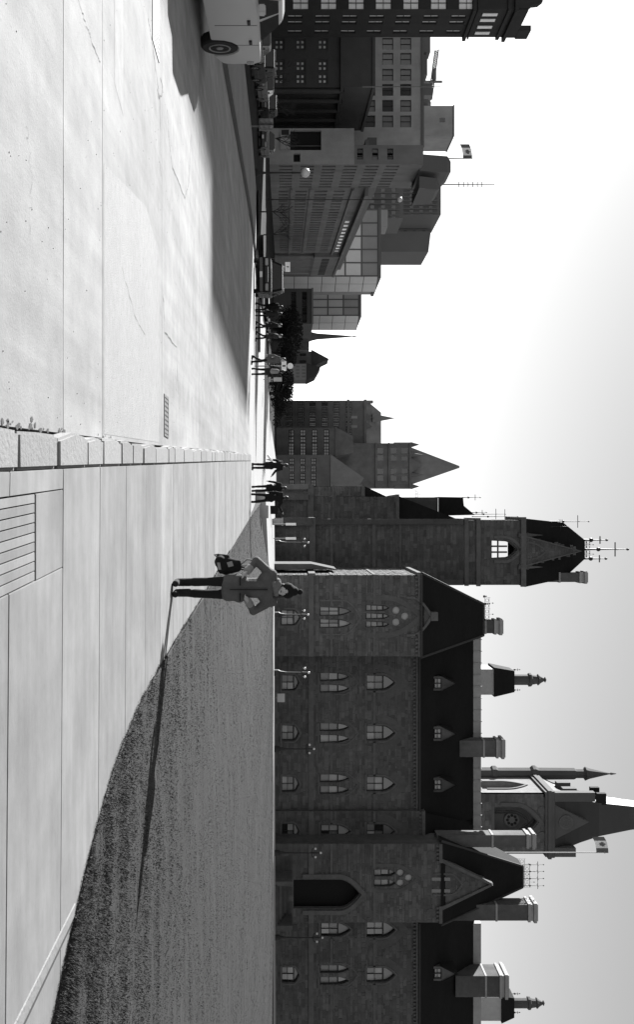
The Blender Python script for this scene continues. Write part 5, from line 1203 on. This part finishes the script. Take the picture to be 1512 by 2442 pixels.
# traffic signal pair, street sign posts
def post_sign(u, Y_, z0, panels, label, name='street_sign', cat='sign', group=None):
    x = X(u, Y_); t = empty(name, (x, Y_, z0), label, cat, group); top = max(Z(p[2], Y_) for p in panels)
    MB().tube((x, Y_, z0), (x, Y_, top), .04, .04, 6).build('post', 'pole_grey', t)
    for sh, v0, v1, w_, m in panels:
        zc, hh = (Z(v0, Y_)+Z(v1, Y_))/2, (Z(v1, Y_)-Z(v0, Y_))/2; fr = Fr((x, Y_-.05, 0))
        P = circle(0, zc, hh, 20) if sh == 'o' else [(-w_/2, zc-hh), (w_/2, zc-hh), (w_/2, zc+hh), (-w_/2, zc+hh)]
        q = MB().prism(fr, P, -.02, .02).build('panel', m, t)
        if sh == 'a':
            s = hh*.7; A_ = [(-.18, -.8), (.12, -.8), (.12, 0), (.5, 0), (0, .8), (-.5, 0), (-.18, 0)]
            MB().prism(fr, [(px*s, zc+pz*s) for px, pz in A_], .02, .03).build('arrow', 'sign_black', q)
        if sh == 'l': MB().fbox(fr, -w_*.08, w_*.08, zc-hh*.6, zc+hh*.6, .02, .03).build('mark', 'sign_black', q)
    return t
post_sign(637, 62, -.3, [('a', 680, 692, .62, 'sign_white')], 'white square arrow sign above the black van')
post_sign(873, 62, -.35, [('l', 671, 683, .62, 'sign_white'), ('o', 685, 699, 0, 'sign_white')], 'square white sign under a round sign at the crossing')
post_sign(1250, 84, .6, [('s', 681, 706, .22, 'sign_white')], 'narrow white notice board at the tower corner')
post_sign(1284, 86, .6, [('s', 681, 706, .22, 'sign_white')], 'second narrow white notice board, by the tower door')
post_sign(1664, 80, .7, [('s', 661, 679, .7, 'blind')], 'small white notice board on the lawn edge by the facade')
post_sign(905, 95, -.5, [('s', 652, 672, .4, 'blind')], 'small pale board right of the crossing signs')
def signal(u, Y_):
    x = X(u, Y_); t = empty('traffic_signal', (x, Y_, -.7), 'traffic signal post with pale heads by the sunk lot', 'traffic signal')
    zt = Z(652, Y_); MB().tube((x, Y_, -.7), (x, Y_, zt), .06, .06, 8).build('post', 'pole_grey', t)
    for s in (-.2, .2):
        h = MB().box(x+s-.15, x+s+.15, Y_-.35, Y_-.1, zt-.9, zt).build('head', 'pole_grey', t, bevel=.02)
        for k in range(3): MB().lathe((x+s, Y_-.36, zt-.15-.3*k), [(.10, -.06), (.11, .0)], 10, axis='y').build('lens', 'lamp_lens', h)
signal(301, 60)
# white gate pier and dark board at the tower foot
MB_ = MB().box(X(1237, 86), X(1252, 86), 86, 86.6, .3, Z(672, 86)).box(X(1235, 86), X(1254, 86), 85.9, 86.7, Z(672, 86), Z(675, 86))
tag(MB_.build('gate_pier', 'stone_pale', bevel=.02), 'pale gate pier at the foot of the stone tower', 'pier')
MB_ = MB().box(X(1206, 80), X(1226, 80), 80, 81, .2, Z(662, 80)).box(X(1205, 80), X(1227, 80), 79.9, 81.1, Z(662, 80), Z(664, 80))
tag(MB_.build('utility_box', 'cloth_black', bevel=.02), 'dark utility box behind the low wall at the walk end', 'box')
# flag, masts and crane on the skyline
def mast(u, Y_, v0, v1, label, bars=0, name='mast'):
    x = X(u, Y_); z0, z1 = Z(v0, Y_), Z(v1, Y_); t = empty(name, (x, Y_, z0), label, 'mast'); s = Y_/900
    MB().tube((x, Y_, z0-1), (x, Y_, z1), .32*s*2, .16*s*2, 6).build('pole', 'pole_grey', t)
    for k in range(bars):
        z = z0+(z1-z0)*(.35+.5*k/max(1, bars)); MB().box(x-1.3*s*2, x+1.3*s*2, Y_-.1, Y_+.1, z, z+.3).build('aerial', 'pole_grey', t)
    return t, x, z1
t, x, zz = mast(378, 158, 1062, 1128, 'roof flagpole flying a leaf flag over the pale office', 0, 'roof_flagpole')
flag(t, x-.05, 158, zz-.1, 2.2, 1.5, -1, .25, .5)
mast(440, 405, 1048, 1180, 'tall antenna mast with cross aerials on the narrow tower', 6)
mast(207, 150, 880, 1052, 'thin pale flagpole on the low stone building', 0)
YK = 260.0; ck = empty('crane', (X(210, YK), YK, -.7), 'distant lattice tower crane behind the pale slab block', 'crane')
mb = MB(); p = lambda u, v, dy=0: Vector((X(u, YK), YK+dy, Z(v, YK)))
for dy in (-.5, .5):
    mb.tube(p(120, 1046, dy), p(238, 1030, dy), .17, .17, 4); mb.tube(p(120, 1038, dy), p(238, 1022, dy), .17, .17, 4)
n = 22
for k in range(n):
    a = p(120+118*k/n, 1046-16*k/n); b = p(120+118*(k+.5)/n, 1038-16*(k+.5)/n); c = p(120+118*(k+1)/n, 1046-16*(k+1)/n)
    mb.tube(a, b, .12, .12, 4); mb.tube(b, c, .12, .12, 4)
mb.build('jib', 'pole_grey', ck)
mb = MB(); mb.tube(p(195, -10+676), p(195, 1055), .45, .35, 6); mb.build('mast', 'pole_grey', ck)
MB().box(p(166, 0).x, p(192, 0).x, YK-.8, YK+.8, Z(1032, YK), Z(1040, YK)).build('cab', 'tower_dark', ck)
# ================================================================== PEOPLE
def remesh(o, vox=.012, it=6):
    m = o.modifiers.new('remesh', 'REMESH'); m.mode = 'VOXEL'; m.voxel_size = vox; m.use_smooth_shade = True
    s = o.modifiers.new('smooth', 'SMOOTH'); s.iterations = it; s.factor = .5
    return o
def person(loc, yaw, H, label, J, top='cloth_black', legs='cloth_black', hairm='hair', vox=.02, shoe='boot', coat_len=.80, hat=None, group=None):
    """J: joints at height 1.70, facing -y, person's own right is -x in the picture. keys: rs,re,rw,ls,le,lw,rk,ra,lk,la"""
    s = H/1.70; t = empty('person', loc, label, 'person', group, yaw); mx = t.matrix_world @ Matrix.Scale(s, 4)
    V3 = Vector
    def put(mb, nm, m, vx=vox, it=5, par=t):
        mb.v = [tuple(mx @ V3(p)) for p in mb.v]; return remesh(mb.build(nm, m, par, fixn=False), vx, it)
    pel = V3((0, 0, .92)); chest = V3((0, .0, 1.28)); neck = V3((0, .01, 1.42)); head = V3(J.get('head', (0, -.01, 1.57)))
    hip = {'r': V3((-.09, 0, .90)), 'l': V3((.09, 0, .90))}; sh = {'r': V3((-.18, 0, 1.37)), 'l': V3((.18, 0, 1.37))}
    def fig(mb, e, arms=True, legsp=True, torso=True, headp=True):
        if torso:
            mb.capsule(pel+V3((-.07, 0, 0)), pel+V3((.07, 0, 0)), .115+e, .115+e); mb.capsule(pel, chest, .125+e, .135+e)
            mb.capsule(chest+V3((-.09, 0, .02)), chest+V3((.09, 0, .02)), .115+e, .115+e); mb.capsule(sh['r'], sh['l'], .065+e, .065+e)
        if headp:
            mb.capsule(neck-V3((0, 0, .08)), head-V3((0, 0, .06)), .055, .055); mb.ell(head, .078, .095, .115, 14, 10)
            mb.ell(head+V3((0, -.092, -.012)), .014, .02, .022, 8, 6); mb.ell(head+V3((0, -.07, -.085)), .04, .03, .03, 8, 6)
            for q in (-1, 1): mb.ell(head+V3((q*.078, .005, -.01)), .012, .02, .03, 8, 6)
        for k in 'rl':
            if arms:
                el, wr = V3(J[k+'e']), V3(J[k+'w']); mb.capsule(sh[k], el, .052+e, .044+e); mb.capsule(el, wr, .042+e, .030+e)
            if legsp:
                kn, an = V3(J[k+'k']), V3(J[k+'a']); mb.capsule(hip[k], kn, .078+e, .05+e); mb.capsule(kn, an+(kn-an)*.55, .05+e, .054+e); mb.capsule(an+(kn-an)*.55, an, .052+e, .034+e)
    def hand(mb, k):
        el, wr = V3(J[k+'e']), V3(J[k+'w']); d = (wr-el).normalized(); sd = 1 if k == 'l' else -1
        side = d.cross(V3((0, 1, 0))); side = side.normalized() if side.length > .1 else V3((1, 0, 0)); fw = side.cross(d).normalized()
        mb.capsule(wr, wr+d*.075, .026, .036)
        for q in range(4):
            b = wr+d*.085+fw*(q-1.5)*.019; l = (.036, .042, .040, .030)[q]; mid = b+d*l; mb.capsule(b, mid, .0095, .009, 8); mb.capsule(mid, mid+(d*.8-side*sd*.5).normalized()*l*.8, .009, .008, 8)
        mb.capsule(wr+d*.03-fw*.03, wr+d*.075-fw*.06, .012, .010, 8)
    mb = MB(); fig(mb, 0); hand(mb, 'r'); hand(mb, 'l')
    put(mb, 'body', 'skin', min(vox, .012), 3)
    mb = MB(); fig(mb, .022, True, False, True, False)
    if coat_len < .9: mb.capsule(V3((-.06, 0, .9)), V3((-.07, 0, coat_len)), .135, .125); mb.capsule(V3((.06, 0, .9)), V3((.07, 0, coat_len)), .135, .125)
    mb.capsule(neck-V3((0, 0, .03)), neck+V3((0, 0, .02)), .075, .072)
    put(mb, 'coat', top)
    mb = MB(); fig(mb, .014, False, True, False, False); mb.capsule(pel+V3((-.06, 0, -.02)), pel+V3((.06, 0, -.02)), .122, .122); put(mb, 'trousers', legs)
    for k in 'rl':
        an = V3(J[k+'a']); mb = MB(); mb.capsule(an+V3((0, .03, -.03)), an+V3((0, -.15, -.034)), .055, .050); mb.capsule(an, an+V3((0, 0, .06)), .058, .06); o = put(mb, 'shoe', shoe)
    if not hat:
        mb = MB(); mb.ell(head+V3((0, .022, .028)), .088, .094, .105, 14, 10); mb.ell(head+V3((0, .07, -.05)), .06, .05, .07, 10, 8); put(mb, 'hair', hairm, .014, 2)
    return t, mx, put, V3, head, neck, J
STAND = dict(re=(-.25, .03, 1.09), rw=(-.24, -.05, .84), le=(.25, .03, 1.09), lw=(.24, -.05, .84), rk=(-.10, -.02, .50), ra=(-.11, .02, .085), lk=(.10, -.02, .50), la=(.11, .02, .085))
def pose(**k): q = dict(STAND); q.update(k); return q
# --- woman on the walk, hands at her waist
WX, WY = X(1402, 13.05), 13.05
Jw = pose(re=(-.37, .05, 1.16), rw=(-.25, -.10, 1.04), le=(.32, .0, 1.12), lw=(.17, -.16, 1.05), rk=(-.09, -.03, .50), ra=(-.075, .03, .085), lk=(.085, .0, .50), la=(.065, -.03, .085), head=(.035, -.025, 1.56))
t, mx, put, V3, head, neck, J = person((WX, WY, 0), 0.05, 1.66, 'woman in grey coat, bobble hat and scarf standing on the walk, hands at waist', Jw, top='coat_grey', legs='cloth_black', vox=.011, coat_len=.78, hat=True)
t['label'] = 'person in grey coat, dark bobble hat and scarf standing on the walk'
mb = MB(); mb.ell(head+V3((0, .012, .062)), .094, .105, .085, 16, 10); mb.ell(head+V3((0.01, .02, .12)), .068, .075, .07, 14, 8); mb.capsule(head+V3((-.02, .0, .035)), head+V3((.02, .0, .035)), .094, .094); put(mb, 'hat', 'cloth_black', .009, 3)
mb = MB(); mb.ell(head+V3((.02, .03, .205)), .042, .042, .04, 10, 8); put(mb, 'bobble', 'cloth_black', .009, 1)
mb = MB()
for k in range(14):
    a0, a1 = 2*math.pi*k/14, 2*math.pi*(k+1)/14; ce = neck+V3((0, -.01, .035))
    mb.capsule(ce+V3((.105*math.cos(a0), .10*math.sin(a0), .015*math.sin(a0*2))), ce+V3((.105*math.cos(a1), .10*math.sin(a1), .015*math.sin(a1*2))), .04, .04, 8)
    ce = ce-V3((0, .0, .055)); mb.capsule(ce+V3((.115*math.cos(a0), .10*math.sin(a0), .03*math.cos(a0+.6))), ce+V3((.115*math.cos(a1), .10*math.sin(a1), .03*math.cos(a1+.6))), .034, .034, 8)
put(mb, 'scarf', 'scarf', .010, 3)
for q in (-1, 1):
    mb = MB(); mb.capsule(head+V3((q*.075, -.02, -.03)), head+V3((q*.085, -.05, -.17)), .03, .018, 8); put(mb, 'hair', 'hair', .009, 2)
    mb = MB(); mb.ell(head+V3((q*.032, -.086, .008)), .012, .008, .007, 8, 6); mb.v = [tuple(mx @ V3(p)) for p in mb.v]; mb.build('eye', 'void', t)
    mb = MB(); mb.ell(head+V3((q*.033, -.088, .028)), .018, .006, .004, 8, 4); mb.v = [tuple(mx @ V3(p)) for p in mb.v]; mb.build('eyebrow', 'hair', t)
mb = MB(); mb.ell(head+V3((0, -.097, -.06)), .022, .006, .006, 8, 4); mb.v = [tuple(mx @ V3(p)) for p in mb.v]; mb.build('mouth', 'coat_grey', t)
for k in 'rl':
    el, wr = V3(J[k+'e']), V3(J[k+'w']); d = (wr-el).normalized(); mb = MB(); mb.capsule(wr-d*.05, wr-d*.005, .062, .06); put(mb, 'cuff', 'cuff', .01, 2)
    an = V3(J[k+'a']); mb = MB(); mb.capsule(an, an+V3((0, .01, .13)), .06, .064); put(mb, 'boot_shaft', 'boot', .011, 2)
mb = MB(); mb.box(-.17, -.05, -.168, -.14, .93, .95); mb.box(.05, .17, -.168, -.14, .93, .95); mb.v = [tuple(mx @ V3(p)) for p in mb.v]; mb.build('pocket_flap', 'cloth_dark', t, bevel=.006)
mb = MB(); mb.box(-.006, .010, -.172, -.15, .80, 1.32); mb.v = [tuple(mx @ V3(p)) for p in mb.v]; mb.build('zip', 'cloth_dark', t)
# --- her backpack hanging at her right side, on a strap from the elbow
bx, by, bz = WX-.345, WY+.10, .62
bp = empty('backpack', (bx, by, bz), 'black backpack with pale patches hanging beside the person in grey', 'backpack')
mb = MB(); mb.capsule((bx+.0, by, bz+.04), (bx+.03, by, bz+.24), .105, .07); mb.capsule((bx+.10, by, bz+.10), (bx+.085, by, bz+.25), .085, .055); mb.capsule((bx-.02, by-.05, bz+.02), (bx+.09, by-.05, bz+.04), .07, .07); mb.capsule((bx-.08, by, bz+.0), (bx-.075, by, bz+.12), .04, .03); mb.capsule((bx+.0, by-.02, bz+.27), (bx+.09, by-.02, bz+.28), .035, .03)
remesh(mb.build('bag', 'cloth_black', bp, fixn=False), .012, 6)
def strip(pts, r, nm, m, par):
    mb = MB()
    for a, b in zip(pts, pts[1:]): mb.capsule(a, b, r, r, 8)
    return mb.build(nm, m, par, smooth=True)
re_ = mx @ V3(J['re'])
strip([(bx+.03, by, bz+.30), (bx-.035, by-.01, bz+.38), (bx-.03, by, bz+.44), (bx+.03, by+.01, bz+.44), (bx+.05, by, bz+.36), (bx+.05, by, bz+.30)], .011, 'handle_loop', 'cuff', bp)
strip([(bx+.06, by, bz+.28), (bx+.10, by+.02, bz+.42), (re_.x+.02, re_.y-.01, re_.z-.055), (re_.x+.015, re_.y+.06, re_.z), (re_.x-.01, re_.y+.05, re_.z+.03), (bx+.12, by+.05, bz+.40), (bx+.08, by+.03, bz+.2)], .010, 'strap', 'cloth_black', bp)
strip([(bx-.06, by-.04, bz-.02), (bx-.10, by-.03, bz-.06), (bx-.11, by, bz-.01), (bx-.08, by, bz+.03)], .010, 'side_loop', 'cuff', bp)
MB().add([(bx+.0, by-.122, bz+.11), (bx+.065, by-.122, bz+.135), (bx+.045, by-.115, bz+.205), (bx-.02, by-.11, bz+.18)], [(0, 1, 2, 3)]).build('patch', 'cuff', bp)
MB().add([(bx+.0, by-.128, bz-.02), (bx+.10, by-.128, bz-.005), (bx+.095, by-.126, bz+.035), (bx+.0, by-.127, bz+.02)], [(0, 1, 2, 3)]).build('patch', 'cuff', bp)
# --- others, further off
def far(u, vfeet, H, yaw, label, J, Y_=None, z=None, **k):
    y = Y_ or (EYE-0)*F/(VH-vfeet); zz = 0.0 if Y_ is None else z
    return person((X(u, y), y, zz), yaw, H, label, J, **k)
WALK = pose(rk=(-.10, -.14, .50), ra=(-.10, -.16, .10), lk=(.10, .02, .50), la=(.10, .24, .12), re=(-.25, .10, 1.1), rw=(-.25, .12, .86), le=(.25, -.02, 1.1), lw=(.25, -.17, .9))
TURN = pose(re=(-.30, .0, 1.12), rw=(-.40, -.18, .98), le=(.28, .02, 1.1), lw=(.33, -.02, .84), rk=(-.13, .0, .5), ra=(-.13, .0, .085), lk=(.09, -.05, .5), la=(.06, .02, .085))
far(1110, 599, 1.72, 2.6, 'person in black holding a white bag, alone at the walk end', TURN, coat_len=.72)
mb = MB(); xq, yq = X(1093, 44.6), 44.6; mb.capsule((xq-.12, yq, .78), (xq+.10, yq, .95), .05, .055); o = mb.build('hand_bag', 'sign_white'); tag(o, 'small white bag in the hand of the lone figure at the walk end', 'bag')
far(1164, 599, 1.66, 3.0, 'person in dark clothes on the left of the pair at the walk end', TURN)
far(1187, 598, 1.74, 3.3, 'person in black pointing out with raised right arm at the walk end', pose(le=(.42, -.05, 1.22), lw=(.62, -.12, 1.42), rk=(-.14, 0, .5), ra=(-.15, .0, .085), lk=(.15, 0, .5), la=(.20, .02, .085)) if False else pose(re=(-.40, -.05, 1.26), rw=(-.66, -.1, 1.40), rk=(-.14, 0, .5), ra=(-.19, .0, .085), lk=(.13, 0, .5), la=(.16, .02, .085)), coat_len=.74)
ZC = lambda y: street_z(y)
for u, Y_, H, yaw, lb, J, tp in ((858, 46.5, 1.72, 1.2, 'walker in grey coat beside the white signs', WALK, 'coat_grey'), (886, 47.0, 1.68, 3.1, 'walker with pale pack on the back right of the signs', WALK, 'cloth_dark'),
        (732, 58, 1.74, 2.8, 'dark walker nearest the black van', WALK, 'cloth_black'), (748, 58.5, 1.7, 3.3, 'dark walker second from the black van', WALK, 'cloth_dark'), (776, 60, 1.72, 1.5, 'dark walker in stride, third from the black van', WALK, 'cloth_black'), (801, 60, 1.75, 1.7, 'dark tall walker fourth from the black van', WALK, 'cloth_dark')):
    person((X(u, Y_), Y_, ZC(Y_)), yaw, H, lb, J, top=tp, vox=.03, group='people out on the crossing')
mb = MB(); xq, yq = X(886, 46.8), 46.74; zq = ZC(47)
mb.capsule((xq, yq, zq+1.08), (xq, yq, zq+1.28), .13, .12); o = mb.build('day_pack', 'cuff', smooth=True); tag(o, 'pale day pack on the back of the walker by the signs', 'backpack')
